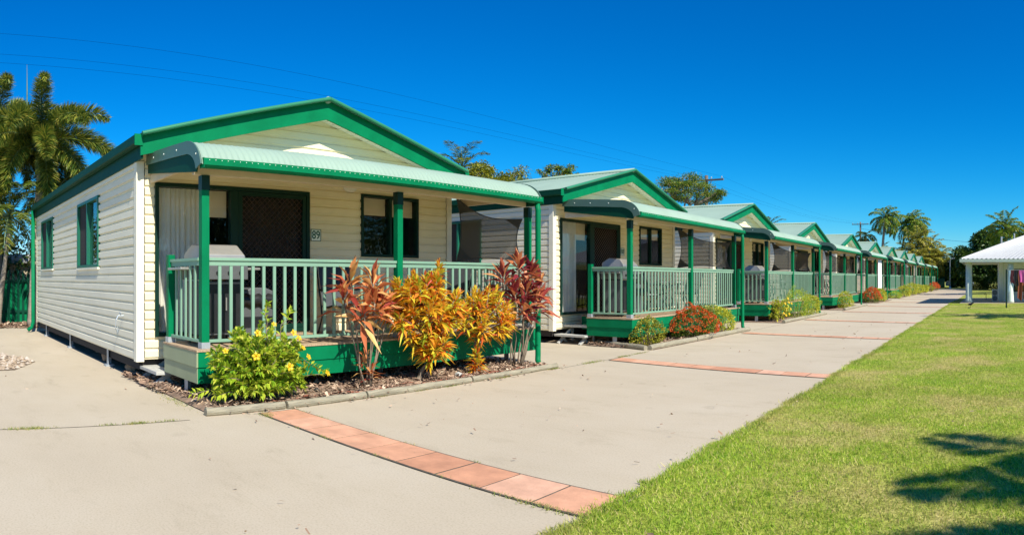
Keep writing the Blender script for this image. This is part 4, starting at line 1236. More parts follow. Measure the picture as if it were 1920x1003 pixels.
# ---- palms
def frond(base, az, el, L, nl, leafL, leafW, droop, plume=False, hang=.25, twist=0.0, back=None):
    """arching frond: returns leaflets (V,F) and the rachis points"""
    K = 14; t = np.linspace(0, 1, K)
    e = el - droop * t ** 1.3
    step = L / (K - 1)
    h = np.concatenate([[0], np.cumsum(np.cos(e[:-1]) * step)]); z = np.concatenate([[0], np.cumsum(np.sin(e[:-1]) * step)])
    A = np.column_stack([base[0] + h * math.cos(az), base[1] + h * math.sin(az), base[2] + z])
    u = np.sort(rng.uniform(.13, 1.0, nl)); k = u * (K - 1); i = np.minimum(k.astype(int), K - 2)
    Bp = A[i] + (A[i + 1] - A[i]) * (k - i)[:, None]; ax = unit(A[i + 1] - A[i])
    side = np.array((-math.sin(az), math.cos(az), 0.0)); upv = np.cross(np.tile(side, (nl, 1)), ax) * -1
    upv = np.where((upv[:, 2] < 0)[:, None], -upv, upv)
    if plume:
        ang = rng.uniform(0, 2 * np.pi, nl)
        D = ax * .75 + np.cos(ang)[:, None] * side + np.sin(ang)[:, None] * upv
    else:
        s = np.where(np.arange(nl) % 2 == 0, 1.0, -1.0)
        D = ax * rng.uniform(.45, .75, nl)[:, None] + s[:, None] * side + upv * rng.normal(.12, .15, nl)[:, None]
    prof = np.sin(np.pi * np.clip(u * .86 + .10, 0, 1)) ** .6
    V, F = leaf_arrays(Bp, D, leafL * prof * rng.uniform(.85, 1.1, nl), leafW, hang, .15)
    return (V, F), A

def palm(name, loc, label, th, tr, lean, nf, L, nl, leafL, leafW, mleaf, plume=False, el=(1.35, -.35), droop=(1.1, 1.6), shaft=.0, group=None, curve=0.0, hang=.25, dead=0, wind=None, cat='palm', azs=None, seed=None):
    root = plant(name, loc, label, cat, group)
    if seed: random.seed(seed)
    top = Vector((lean[0], lean[1], th)); n = 26
    pts = [(lean[0] * (k / n) ** 1.4 + curve * math.sin(math.pi * k / n), lean[1] * (k / n) ** 1.4, th * k / n) for k in range(n + 1)]
    rs = [tr * (1.25 - .5 * (k / n) + (.25 * math.exp(-k / 2.0))) * (1 + .05 * (k % 2)) for k in range(n + 1)]
    mb = MB(); mb.tube(pts, rs, 12); mb.build('trunk', M['palmtrunk'], root, smooth=True)
    if shaft:
        mb = MB(); mb.tube([tuple(top + Vector((0, 0, -.05))), tuple(top + Vector((0, 0, shaft * .3))), tuple(top + Vector((0, 0, shaft)))], [tr * 1.15, tr * 1.2, tr * .6], 12); mb.build('crownshaft', M['crownshaft'], root, smooth=True)
    c = (top.x, top.y, top.z + shaft * .92)
    parts = []; st = MB(); dparts = []
    for k in range(nf):
        f = k / max(1, nf - 1)
        az = k * 2.39996 + random.uniform(-.2, .2) if azs is None else azs[k % len(azs)] + random.uniform(-.15, .15)
        e0 = el[0] + (el[1] - el[0]) * f + random.uniform(-.12, .12); dr = droop[0] + (droop[1] - droop[0]) * random.random()
        if wind is not None:
            d = (math.cos(az) * math.cos(wind) + math.sin(az) * math.sin(wind)); az += .55 * math.sin(wind - az); e0 += .15 * (d < 0)
        (V, F), A = frond(c, az, e0, L * random.uniform(.85, 1.1), nl, leafL, leafW, dr, plume, hang)
        parts.append((V, F)); st.tube([tuple(a) for a in A[::2]], list(np.linspace(.03, .006, len(A[::2]))), 5)
    st.build('frond_stalks', M['crownshaft'], root)
    np_mesh('fronds', *join(parts), M[mleaf], root)
    for k in range(dead):
        (V, F), A = frond((c[0], c[1], c[2] - .2), k * 2.1 + 1, -.9, L * .75, int(nl * .6), leafL * .8, leafW, .5, plume, .8)
        dparts.append((V, F))
    if dparts: np_mesh('dead_fronds', *join(dparts), M['deadfrond'], root)
    return root
M['deadfrond'] = leafmat('dead_frond', [(0, (0.20, 0.13, 0.07)), (1, (0.42, 0.30, 0.17))], .8, .1)

# left edge of the picture
palm('foxtail_palm', (-19.2, 2.95, 0), 'tall foxtail palm with bushy plume fronds at the rear corner of the nearest cabin', 4.5, .13, (-.35, .25), 23, 2.7, 1300, .46, .022, 'foxleaf', True, (1.15, -.5), (1.2, 1.8), .9, seed=3, hang=.10)
palm('foxtail_palm', (-21.6, 2.15, 0), 'foxtail palm at the very left edge behind the picket fence', 5.0, .13, (.0, .0), 22, 2.7, 1300, .46, .022, 'foxleaf', True, (1.15, -.5), (1.2, 1.8), .9, seed=5, hang=.10)
palm('ringed_palm', (-19.75, 1.98, 0), 'slender ringed palm with leaning trunk in front of the picket fence', 2.75, .07, (.30, .30), 15, 1.75, 150, .42, .026, 'palmleaf', False, (1.3, -.5), (1.1, 1.7), .5, seed=7, curve=.12)
palm('ringed_palm', (-20.0, 3.55, 0), 'slender palm behind the rear corner of the nearest cabin', 3.4, .07, (.1, .1), 14, 1.7, 150, .40, .026, 'palmleaf', False, (1.3, -.5), (1.1, 1.7), .5, seed=8)
spear = MB(); spear.tube([(0, 0, 0), (.03, 0, .7), (.0, 0, 1.5)], [.022, .018, .004], 6)
o = spear.build('palm_spear', M['crownshaft']); o.location = (-19.95, 2.72, 6.05)
for c_ in bpy.data.objects:
    if c_.name == 'foxtail_palm': o.parent = c_; o.location = (-.62, -.10, 6.25)

palm('ringed_palm', (-21.2, 1.75, 0), 'bright feathery palm low at the left edge, behind the leaning ringed palm', 3.2, .08, (.1, .1), 18, 1.9, 170, .45, .026, 'canepalm', False, (1.3, -.6), (1.1, 1.7), .5, seed=9)
palm('ringed_palm', (-21.4, 4.3, 0), 'dark feathery palm filling the gap behind the tall foxtail palm', 3.6, .08, (.1, .1), 18, 2.0, 170, .45, .026, 'palmleaf', False, (1.3, -.6), (1.1, 1.7), .5, seed=10)

# behind the roofs
palm('small_palm', (-22.8, 22.9, 0), 'palm crown showing over the roof edge behind the second cabin', 6.3, .12, (0, 0), 13, 1.9, 140, .5, .03, 'palmleaf', False, (1.35, -.2), (1.0, 1.6), .4, seed=11)
palm('small_palm', (-19.4, 57.0, 0), 'low palm top peeping over the roof of the fourth cabin', 5.6, .14, (0, 0), 16, 1.8, 90, .5, .05, 'palmleaf', False, (1.3, -.6), (1.0, 1.6), .3, seed=12)

def flat_tree(loc, label, th, crown, nl, m, seed, leafL=.16, leafW=.06, clumps=40, branch_r=.10, flat=.35, cat='tree', group=None, tight=1.0):
    """spreading tree: limbs that fork towards flat clumps of small leaves"""
    g = random.Random(seed); root = plant('spreading_tree', loc, label, cat, group)
    mb = MB(); fork = (g.uniform(-.3, .3), g.uniform(-.3, .3), th * .55)
    mb.tube(stem_path((0, 0, 0), fork, 8, .06), list(np.linspace(branch_r * 1.6, branch_r, 8)), 10)
    parts = []; per = nl // clumps; limbs = []
    for k in range(7):
        a = k * 2 * math.pi / 7 + g.uniform(-.3, .3); r = g.uniform(.35, .6)
        limbs.append((fork[0] + crown[0] * r * math.cos(a), fork[1] + crown[1] * r * math.sin(a), th - crown[2] * g.uniform(.1, .6)))
        mb.tube(stem_path(fork, limbs[-1], 6, .12, .15), list(np.linspace(branch_r * .75, branch_r * .35, 6)), 8)
    for k in range(clumps):
        a = g.uniform(0, 6.283); r = math.sqrt(g.random()); zz = math.sqrt(max(0, 1 - r * r))
        c = (crown[0] * r * math.cos(a), crown[1] * r * math.sin(a), th + crown[2] * (zz * g.uniform(-.15, 1.0) - .1))
        lb = min(limbs, key=lambda q: (Vector(q) - Vector(c)).length)
        mb.tube(stem_path(lb, c, 5, .08, .05), list(np.linspace(branch_r * .30, .012, 5)), 5)
        s = g.uniform(.45, 1.0) * tight * min(crown[0], crown[1]) * .30
        n = int(per * g.uniform(.6, 1.4)); v = rng.normal(0, .55, (n, 3)); v *= np.minimum(1, 1.3 / np.maximum(np.linalg.norm(v, axis=1), .01))[:, None]
        P = np.array(c) + v * np.array((s, s, s * flat))
        D = v * .6 + rng.normal(0, .5, (n, 3)) * np.array((1, 1, .35)) + np.array((0, 0, .1))
        parts.append(leaf_arrays(P, D, leafL * rng.uniform(.6, 1.3, n), leafW * rng.uniform(.7, 1.2, n), .2))
    mb.build('trunk', M['trunk'], root, smooth=True)
    np_mesh('crown', *join(parts), M[m], root)
    return root
flat_tree((-20.1, 22.2, 0), 'yellow green tree behind the second cabin roof, beside a palm crown', 5.55, (1.7, 1.6, .95), 7000, 'yellowtree', 41, .16, .055, 34, .10, .45)
flat_tree((-20.4, 27.4, 0), 'sparse twiggy tree top over the ridge of the second cabin', 6.55, (1.1, 1.2, .8), 3000, 'poinciana', 42, .15, .05, 20, .09, .35, tight=.8)
flat_tree((-18.55, 38.0, 0), 'feathery spreading tree in front of the near power pole', 6.55, (2.35, 2.5, 1.5), 15000, 'poinciana', 43, .17, .05, 64, .13, .26, tight=.80)
flat_tree((-20.6, 13.0, 0), 'low dark tree behind the nearest cabin', 3.4, (2.2, 2.2, 1.0), 4000, 'treeleaf', 44, .2, .08, 20)

def round_tree(loc, label, rad, h0, n, m, seed, leafL, leafW, lumps=26, tr=.16, cat='tree', group=None):
    """dense tree: trunk, limbs and a lumpy crown of leaves, gaps between the lumps"""
    root = plant('leafy_tree', loc, label, cat, group); g = np.random.default_rng(seed)
    mb = MB(); c = np.array((0, 0, h0 + rad[2]))
    mb.tube(stem_path((0, 0, 0), (0, 0, h0 + rad[2] * .5), 6, .05), list(np.linspace(tr * 1.4, tr * .8, 6)), 10)
    parts = []; per = n // lumps
    for k in range(lumps):
        v = g.normal(size=3); v /= np.linalg.norm(v); v[2] = max(v[2], -.55); r = g.uniform(.45, .82)
        cc = c + v * np.array(rad) * r; s = g.uniform(.26, .42)
        if k < 12: mb.tube(stem_path((0, 0, h0 + rad[2] * .3), tuple(cc), 5, .15, .1), list(np.linspace(tr * .5, .02, 5)), 6)
        m_ = int(per * g.uniform(.7, 1.3)); q = unit(g.normal(size=(m_, 3))); q *= (g.random(m_) ** .4)[:, None]
        P = cc + q * np.array(rad) * s
        parts.append(leaf_arrays(P, q + g.normal(0, .5, (m_, 3)) + np.array((0, 0, .15)), leafL * g.uniform(.6, 1.3, m_), leafW * g.uniform(.7, 1.2, m_), .25))
    mb.build('trunk', M['trunk'], root, smooth=True)
    np_mesh('crown', *join(parts), M[m], root)
    return root

# far end: coconut palms in the wind, golden palms, dark trees
W_ = 0.4
palm('coconut_palm', (-15.6, 95, 0), 'windblown coconut palm to the left of the twin trunked palms', 9.6, .20, (.6, 0), 24, 2.7, 110, .95, .08, 'coconutleaf', False, (1.35, -.8), (1.2, 1.9), .4, seed=21, hang=.6, dead=2, wind=W_)
palm('coconut_palm', (-14.4, 104, 0), 'coconut palm with trunk leaning right in the palm pair', 9.3, .17, (1.3, 0), 22, 3.3, 110, 1.0, .08, 'coconutleaf', False, (1.35, -.7), (1.2, 1.9), .4, seed=22, hang=.6, dead=1, wind=W_)
palm('coconut_palm', (-12.2, 104, 0), 'upright coconut palm at the right of the palm pair', 9.5, .17, (.1, 0), 22, 3.3, 110, 1.0, .08, 'coconutleaf', False, (1.35, -.7), (1.2, 1.9), .4, seed=23, hang=.6, dead=1, wind=W_)
palm('dead_palm', (-18.6, 98, 0), 'drooping brownish palm beside the far power pole', 7.4, .18, (.2, 0), 12, 2.4, 80, .9, .09, 'palmleaf', False, (.9, -.8), (1.4, 2.0), .3, seed=24, hang=.5, dead=4)
spots = [(-10.6, 97, 6.6, 'tallest golden palm above the end of the cabin row'), (-9.2, 98, 5.4, 'golden palm right of the tallest golden palm'), (-11.6, 96, 4.8, 'golden palm touching the last gables'),
         (-8.6, 96, 3.6, 'shorter golden palm at the road end'), (-7.6, 97.5, 3.9, 'rightmost golden palm beside the street lamp'), (-10.2, 95, 3.4, 'low golden palm above the last verandah roof'), (-13.6, 97, 3.6, 'low green palm left of the golden palms'), (-16.2, 96, 4.2, 'low palm showing over the seventh gable')]
for k, (x, y, h, lab) in enumerate(spots):
    palm('golden_palm', (x, y, 0), lab, h, .14, (.1, 0), 26, 2.9, 120, .85, .065, 'canepalm' if k < 6 else 'palmleaf', False, (1.35, -.8), (1.0, 1.7), .3, 'golden palms beyond the row', seed=50 + k, hang=.35, dead=2, wind=W_)
round_tree((-3.2, 97, 0), 'dark leafy tree behind the street lamp and pavilion column', (3.3, 3.6, 2.9), .2, 10000, 'treeleaf', 61, .55, .26)
round_tree((-.9, 88, 0), 'large dark tree behind the pavilion roof', (3.5, 3.4, 3.75), .2, 11000, 'treeleaf', 62, .55, .26)
round_tree((-5.6, 104, 0), 'low dark bushy tree at the road end', (3.2, 3, 2.1), .4, 6000, 'treeleaf', 63, .5, .24)
round_tree((2.4, 80, 0), 'dark tree directly behind the white pavilion', (4.2, 3.4, 2.7), .15, 10000, 'treeleaf', 64, .5, .24)
round_tree((5.0, 66, 0), 'leafy tree behind the pavilion roof at the right edge', (3.0, 3, 2.6), .8, 7000, 'treeleaf', 65, .45, .2)
round_tree((-9.5, 108, 0), 'dark tree behind the golden palms', (4.2, 3, 2.2), .4, 6000, 'treeleaf', 66, .5, .24)
round_tree((-24.5, 8.5, 0), 'dark bushy tree behind the picket fence', (2.4, 3.4, 1.9), .3, 6000, 'treeleaf', 67, .25, .12)
round_tree((-27.5, 1.0, 0), 'broad green tree at the far left behind the shed', (2.6, 3.2, 2.2), .3, 6000, 'treeleaf', 68, .25, .12)
palm('feather_palm', (1.3, 58, 0), 'light green feather palm rising behind the pavilion roof', 5.0, .15, (.0, 0), 24, 2.2, 140, .75, .06, 'coconutleaf', False, (1.45, -.5), (1.0, 1.9), .6, seed=71, hang=.35)
palm('feather_palm', (3.1, 60, 0), 'second feather palm behind the pavilion at the right edge', 4.3, .15, (.0, 0), 24, 2.3, 140, .75, .06, 'coconutleaf', False, (1.4, -.5), (1.0, 1.9), .6, seed=72, hang=.35)
for k, (x, y, lab) in enumerate(((-1.8, 84.5, 'dark low shrub seen past the pavilion column'), (.4, 84, 'dark low shrub behind the air conditioner'), (3.2, 74, 'dark low shrub behind the pavilion wall'), (-4.2, 99.3, 'dark low shrub beside the parked car'))):
    bush('dark_shrub', (x, y, 0), (1.5, 1.0, .95), 1800, 'treeleaf', lab, .30, .15, seed=90 + k)
# beside the lawn, to the right of the picture: the palms whose shadows fall on the grass
palm('lawn_palm', (6.5, 2.8, 0), 'lower palm on the lawn beside the viewer', 4.2, .13, (0, 0), 20, 1.9, 260, .55, .055, 'palmleaf', False, (1.3, -.5), (1.0, 1.7), .5, seed=86)
palm('lawn_palm', (7.75, 3.6, 0), 'palm on the lawn to the right of the viewer', 4.6, .14, (0, 0), 22, 2.6, 300, .62, .055, 'palmleaf', False, (1.35, -.45), (1.0, 1.7), .5, seed=81)
palm('lawn_palm', (9.3, 8.0, 0), 'second palm on the lawn further along', 5.2, .14, (0, 0), 15, 2.3, 150, .6, .035, 'palmleaf', False, (1.35, -.45), (1.0, 1.7), .5, seed=82)
palm('lawn_palm', (6.3, 23.9, 0), 'third palm on the lawn near the pavilion', 5.2, .14, (0, 0), 17, 2.4, 120, .6, .045, 'palmleaf', False, (1.35, -.45), (1.0, 1.7), .5, seed=83)
round_tree((15, 14, 0), 'broad tree across the lawn', (5, 6, 3.2), 1.2, 9000, 'treeleaf', 84, .35, .17)
round_tree((16, 30, 0), 'second broad tree across the lawn', (5, 7, 3.2), 1.2, 9000, 'treeleaf', 85, .35, .17)
# ------------------------------------------------------------------ furniture, poles, pavilion, small things
def barbecue(loc, label, rz=0.0):
    root = empty('barbecue', loc, label, 'barbecue', 'barbecues on the verandahs', rz)
    mb = MB(); mb.box(-.24, .24, -.30, .30, .12, .78); mb.build('cabinet', M['bindark'], root, bevel=.008)
    for s in (-1, 1):
        mb = MB(); y0, y1 = sorted((s * .012, s * .29)); mb.box(.241, .255, y0, y1, .15, .75); d = mb.build('cabinet_door', M['black'], root, bevel=.004)
        mb = MB(); mb.box(.256, .275, s * .05 - .008, s * .05 + .008, .42, .58); mb.build('handle', M['stainless'], d)
    mb = MB(); mb.box(-.27, .29, -.34, .34, .80, .97); mb.build('firebox', M['bindark'], root, bevel=.008)
    for k in range(4):
        mb = MB(); mb.lathe([(.022, 0), (.022, .02), (.015, .03)], (0, 0, 0), 12); mb.v = [(.29 + z, -.23 + .155 * k + x, .885 + y) for x, y, z in mb.v]; mb.build('knob', M['black'], root)
    mb = MB(); pr = [(-.27, .972), (.28, .972), (.28, 1.10), (.16, 1.23), (-.13, 1.25), (-.27, 1.15)]; n_ = len(pr); mb.v += [(x, sg * (.33 - max(0, z - 1.05) * .42), z) for sg in (-1, 1) for x, z in pr]
    mb.f += [(k, n_ + k, n_ + (k + 1) % n_, (k + 1) % n_) for k in range(n_)] + [tuple(range(n_)), tuple(n_ + k for k in reversed(range(n_)))]; h = mb.build('hood', M['stainless'], root, bevel=.018)
    mb = MB(); mb.tube([(.30, -.26, 1.06), (.335, -.25, 1.065), (.335, .25, 1.065), (.30, .26, 1.06)], .011, 8); mb.build('handle', M['stainless'], h)
    for s in (-1, 1):
        mb = MB(); y0, y1 = sorted((s * .345, s * .54)); mb.box(-.22, .24, y0, y1, .92, .95); mb.build('side_shelf', M['stainless'], root, bevel=.005)
    for x in (-.2, .2):
        for y in (-.25, .25):
            mb = MB(); mb.lathe([(.02, -.018), (.055, -.016), (.055, .016), (.02, .018)], (0, 0, 0), 12); mb.v = [(x + a, y + c, .058 + b) for a, b, c in mb.v]; mb.build('wheel', M['black'], root)
def bin_(loc, label, group='lidded bins on the verandahs'):
    root = empty('rubbish_bin', loc, label, 'bin', group)
    mb = MB(); n = len(mb.v)
    a, b = .21, .26
    mb.v += [(-a * .8, -b * .8, .05), (a * .8, -b * .8, .05), (a * .8, b * .8, .05), (-a * .8, b * .8, .05), (-a, -b, .50), (a, -b, .50), (a, b, .50), (-a, b, .50)]
    mb.f += [(3, 2, 1, 0), (0, 1, 5, 4), (1, 2, 6, 5), (2, 3, 7, 6), (3, 0, 4, 7)]; mb.build('body', M['bindark'], root, bevel=.02)
    mb = MB(); N = 40                                     # black liner folded over the rim
    for r, z in ((.98, .47), (1.06, .43), (1.10, .52), (1.04, .60), (.9, .56)):
        for j in range(N):
            t = 2 * math.pi * j / N; q = max(abs(math.cos(t)), abs(math.sin(t))); wob = 1 + .03 * math.sin(j * 2.7 + r * 9)
            mb.v.append((a * r * wob * math.cos(t) / q, b * r * wob * math.sin(t) / q, z + .018 * math.sin(j * 1.9 + r * 20)))
    for k in range(4):
        for j in range(N): mb.f.append((k * N + j, k * N + (j + 1) % N, (k + 1) * N + (j + 1) % N, (k + 1) * N + j))
    mb.build('liner', M['black'], root, smooth=True)
    mb = MB(); mb.prism([(-b * .98, .575), (b * .98, .575), (b * .9, .64), (b * .4, .69), (-b * .4, .69), (-b * .9, .64)], -a * .96, a * .96, 'x'); mb.build('lid', M['bindark'], root, bevel=.015)
def sling_chair(loc, rz, label, m='sling', group='sling chairs on the verandahs'):
    root = empty('sling_chair', loc, label, 'chair', group, rz)
    seat = [(.26, .43), (.0, .39), (-.22, .40)]; back = [(-.22, .41), (-.30, .62), (-.42, 1.00)]
    mb = MB()
    def ribbon(prof, w, t=.012):
        n = len(prof)
        for (x, z) in prof:
            for y in (-w, w): mb.v += [(x, y, z), (x + t * .5, y, z - t)]
        for k in range(n - 1):
            o = len(mb.v) - 4 * n + 4 * k
            mb.f.extend([(o, o + 2, o + 6, o + 4), (o + 1, o + 5, o + 7, o + 3), (o, o + 4, o + 5, o + 1), (o + 2, o + 3, o + 7, o + 6)])
        o = len(mb.v) - 4 * n; e = len(mb.v) - 4; mb.f.extend([(o, o + 1, o + 3, o + 2), (e, e + 2, e + 3, e + 1)])
    ribbon(seat, .25); mb.build('seat', M[m], root); mb = MB(); ribbon(back, .25); mb.build('backrest', M[m], root)
    for s in (-.27, .27):
        mb = MB(); mb.tube([(.30, s, .44), (.0, s, .40), (-.22, s, .41), (-.31, s, .63), (-.44, s, 1.03)], .014, 8); mb.build('side_rail', M['black'], root, smooth=True)
        mb = MB(); mb.tube([(.30, s, .44), (.20, s, .22), (.28, s, .0)], .013, 8); mb.build('leg', M['black'], root, smooth=True)
        mb = MB(); mb.tube([(-.26, s, .50), (-.20, s, .25), (-.36, s, .0)], .013, 8); mb.build('leg', M['black'], root, smooth=True)
        mb = MB(); mb.tube([(-.31, s, .64), (-.05, s * 1.06, .66), (.22, s * 1.06, .64), (.28, s, .43)], .014, 8); mb.build('armrest', M['black'], root, smooth=True)
    return root
def patio_table(loc, label, group='patio tables on the verandahs'):
    root = empty('patio_table', loc, label, 'table', group)
    mb = MB(); mb.lathe([(.0015, .70), (.43, .70), (.45, .71), (.45, .725), (.43, .73), (.0015, .73)], (0, 0, 0), 28); mb.build('tabletop', M['chairgrey'], root)
    for k in range(4):
        a = k * math.pi / 2 + .785; c, s = math.cos(a), math.sin(a)
        mb = MB(); mb.tube([(c * .36, s * .36, .70), (c * .22, s * .22, .35), (c * .38, s * .38, .0)], .014, 8); mb.build('leg', M['black'], root, smooth=True)
    return root
barbecue((-7.78, 3.47, DZ), 'stainless hooded barbecue by the near corner post of the nearest verandah')
barbecue((-7.60, 3.62 + HY[1], DZ), 'stainless hooded barbecue on the second verandah')
barbecue((-7.60, 3.62 + HY[2], DZ), 'stainless hooded barbecue on the third verandah')
bin_((-8.18, 4.22, DZ), 'grey bin with black liner in front of the nearest sliding door')
bin_((-7.75, 4.30 + HY[1], DZ), 'grey bin with black liner on the second verandah')
chair0 = sling_chair((-7.98, 5.62, DZ), -.2, 'dark sling chair behind the railing below the number 89')
def chair(dx, y, rz, lab): return sling_chair((dx, y, DZ), rz, lab)
sling_chair((-7.9, 7.55, DZ), 2.9, 'dark sling chair below the window of the nearest cabin')
patio_table((-7.95, 6.62, DZ), 'round patio table between the two chairs of the nearest verandah')
for k in (1, 2, 3):
    o_ = HY[k]; n_ = NTH[k]
    sling_chair((-7.95, 5.50 + o_, DZ), 1.2, 'sling chair near the door on the %s verandah' % n_, 'chairgrey')
    sling_chair((-7.90, 7.45 + o_, DZ), -1.9, 'sling chair near the far post on the %s verandah' % n_, 'chairgrey')
    sling_chair((-8.35, 6.50 + o_, DZ), 0.0, 'sling chair against the wall on the %s verandah' % n_, 'sling')
    patio_table((-7.75, 6.48 + o_, DZ), 'round patio table among the chairs of the %s verandah' % n_)

# rocks under the nearest cabin
def rock(loc, s, lab, seed, m='rock'):
    g = random.Random(seed); mb = MB(); n = 9; rows = 6
    for i in range(rows + 1):
        th = math.pi * i / rows
        for j in range(n):
            ph = 2 * math.pi * j / n; r = g.uniform(.78, 1.12)
            mb.v.append((s[0] * r * math.sin(th) * math.cos(ph), s[1] * r * math.sin(th) * math.sin(ph), s[2] * .8 + s[2] * r * math.cos(th)))
    for i in range(rows):
        for j in range(n): mb.f.append((i * n + j, (i + 1) * n + j, (i + 1) * n + (j + 1) % n, i * n + (j + 1) % n))
    o = mb.build('rock', M[m]); o.location = loc
    return tag(o, lab, 'rock', 'rocks under the nearest cabin')
rock((-11.0, 2.93, .0), (.11, .09, .13), 'pointed orange brown rock between two steel legs', 1)
rock((-9.75, 3.0, .0), (.15, .10, .08), 'rounded pale brown rock beside the near steel leg', 2)
rock((-9.4, 3.3, .0), (.12, .1, .06), 'flat dull rock in the shade under the corner', 3)
rock((-8.15, 2.75, .0), (.07, .05, .04), 'small tan stone at the driveway edge by the steps', 4)
rock((-12.1, 3.1, .0), (.10, .08, .05), 'small brown rock in shade near the middle leg', 5)
hose = MB(); hose.tube([(-6.55 + .06 * math.sin(t * 2.1), 3.4 + t * .42, .045 + .012 * math.sin(t * 5)) for t in np.linspace(0, 12, 46)], .008, 6)
tag(hose.build('drip_hose', M['terracotta'], smooth=True), 'thin dull red watering hose lying along the first garden bed', 'hose')
# pale stone in the bed and fallen dry leaf on the lawn
rock((-6.66, 6.62, .02), (.06, .05, .045), 'small grey stone on the mulch below the crotons', 9, 'stepgrey')['group'] = 'stones in the flower bed'
V, F = leaf_arrays(np.array([(0, 0, .045), (.02, .01, .05), (-.02, 0, .05)]), np.array([(1, -.2, .15), (-.8, .3, .3), (.3, 1, .1)]), np.array([.12, .08, .07]), np.array([.035, .03, .02]), .2)
o = np_mesh('dry_leaf', V, F, M['deadfrond']); o.location = (-1.67, 3.04, .01); tag(o, 'curled brown dry leaf lying on the near lawn', 'leaf')

# ---- power poles and wires
def power_pole(loc, h, arm, label):
    root = empty('power_pole', loc, label, 'power pole', 'timber power poles')
    mb = MB(); mb.tube([(0, 0, 0), (0, 0, h * .5), (0, 0, h)], [.17, .15, .12], 12); mb.build('pole', M['polewood'], root, smooth=True)
    mb = MB(); mb.box(-arm / 2, arm / 2, -.19, -.07, h - .42, h - .30); mb.build('crossarm', M['polewood'], root)
    for s in (-1, 1):
        mb = MB(); mb.bar((s * .5, -.12, h - .43), (s * .06, -.12, h - .85), .04, .02); mb.build('brace', M['steel'], root)
    for x in (-.45, -.16, .16, .45):
        mb = MB(); mb.lathe([(.02, 0), (.02, .06), (.055, .08), (.055, .12), (.03, .16)], (x * arm, -.13, h - .30), 8); mb.build('insulator', M['chairgrey'], root)
    return root
power_pole((-19.7, 44.0, 0), 8.75, 2.75, 'timber power pole with crossarm behind the feathery tree')
power_pole((-19.7, 101.0, 0), 10.0, 2.6, 'distant timber power pole left of the coconut palms')
power_pole((-19.7, -13.0, 0), 8.9, 2.75, 'timber power pole out to the left of the cabins')
def wire(p, q, sag, label, r=.0045):
    p, q = Vector(p), Vector(q); n = 40; mb = MB()
    mb.tube([tuple(p.lerp(q, k / n) - p - Vector((0, 0, sag * 4 * (k / n) * (1 - k / n)))) for k in range(n + 1)], r, 5)
    o = mb.build('power_line', M['wire']); o.location = p
    return tag(o, label, 'power line', 'overhead power lines')
for x, w in ((-.45, 'left'), (-.16, 'inner left'), (.45, 'right')):
    X = -19.7 + x * 2.75 + (0.0)
    wire((X, -13.13, 8.76), (X, 43.87, 8.61), .75, 'near span of overhead wire above the cabins, %s of the crossarm' % w)
    wire((X, 43.87, 8.61), (-19.7 + x * 2.6, 100.87, 9.86), .8, 'far span of overhead wire between the poles, %s of the crossarm' % w)
wire((-19.7, 100.8, 9.0), (9.0, 104, 6.2), .5, 'single dark wire crossing the sky beyond the road end', .018)

# ---- picket fence and shed at far left
fr = empty('picket_fence', (-20.5, -3.4, 0), 'dark green picket fence with pointed tops behind the left palms', 'fence')
mb = MB(); mb.box(-.03, .0, 0, 12, .35, .43); mb.box(-.03, .0, 0, 12, 1.28, 1.36); mb.build('rails', M['dgreen'], fr)
for k in range(80):
    y = .04 + k * .15; mb = MB(); mb.prism([(y, .06), (y + .075, .06), (y + .075, 1.50), (y + .0375, 1.68), (y, 1.50)], .001, .020, 'x'); mb.build('picket', M['dgreen'], fr)
for k in range(6): mb = MB(); mb.box(-.12, -.032, k * 2.35, k * 2.35 + .09, 0, 1.5); mb.build('fence_post', M['dgreen'], fr)
mb = MB(); mb.box(-.060, -.05, .0, 12, .05, 1.32); mb.build('shade_cloth', M['green'], fr)
sh_ = empty('shed', (-27.0, 3.2, 0), 'pale shed with white roof edge beyond the picket fence', 'shed')
mb = MB(); mb.box(-4, 0, -2.6, 3, 0, 2.05); mb.build('wall', M['beige'], sh_)
mb = MB(); mb.box(-4.3, .30, -2.9, 3.3, 2.30, 2.36); mb.build('roof', M['whiteroof'], sh_)
mb = MB(); mb.box(.28, .33, -2.9, 3.3, 2.02, 2.30); mb.build('roof_fascia', M['whiteroof'], sh_)

# ---- white pavilion with hip roof
pv = empty('pavilion', (-1.6, 37.2, 0), 'open white pavilion with hipped metal roof at the right edge', 'pavilion')
EZ, wid, dep = 2.46, 13.0, 9.0
def pz(t): return EZ + t * .405
mb = MB()
def rib_plane(p00, p10, p01, p11, n):
    """sheet with ribs running from the eave (p00-p10) up to (p01-p11)"""
    p00, p10, p01, p11 = map(Vector, (p00, p10, p01, p11)); b0 = len(mb.v)
    for k in range(n + 1):
        t = k / n; up = .05 if k % 2 else 0.0
        for a, b in ((p00, p10), (p01, p11)): mb.v.append(tuple(a.lerp(b, t) + Vector((0, 0, up))))
    for k in range(n): mb.f.append((b0 + 2 * k, b0 + 2 * k + 2, b0 + 2 * k + 3, b0 + 2 * k + 1))
hd = dep / 2
rib_plane((0, 0, EZ), (wid, 0, EZ), (hd, hd, pz(hd)), (wid - hd, hd, pz(hd)), 104)
rib_plane((0, dep, EZ), (wid, dep, EZ), (hd, hd, pz(hd)), (wid - hd, hd, pz(hd)), 104)
rib_plane((0, 0, EZ), (0, dep, EZ), (hd, hd, pz(hd)), (hd, hd + .02, pz(hd)), 90)
rib_plane((wid, 0, EZ), (wid, dep, EZ), (wid - hd, hd, pz(hd)), (wid - hd, hd + .02, pz(hd)), 90)
pr_ = mb.build('roof', M['whiteroof'], pv)
def pbox(name, m, *a, parent=None, **k):
    q = MB(); q.box(*a); return q.build(name, M[m], parent or pv, **k)
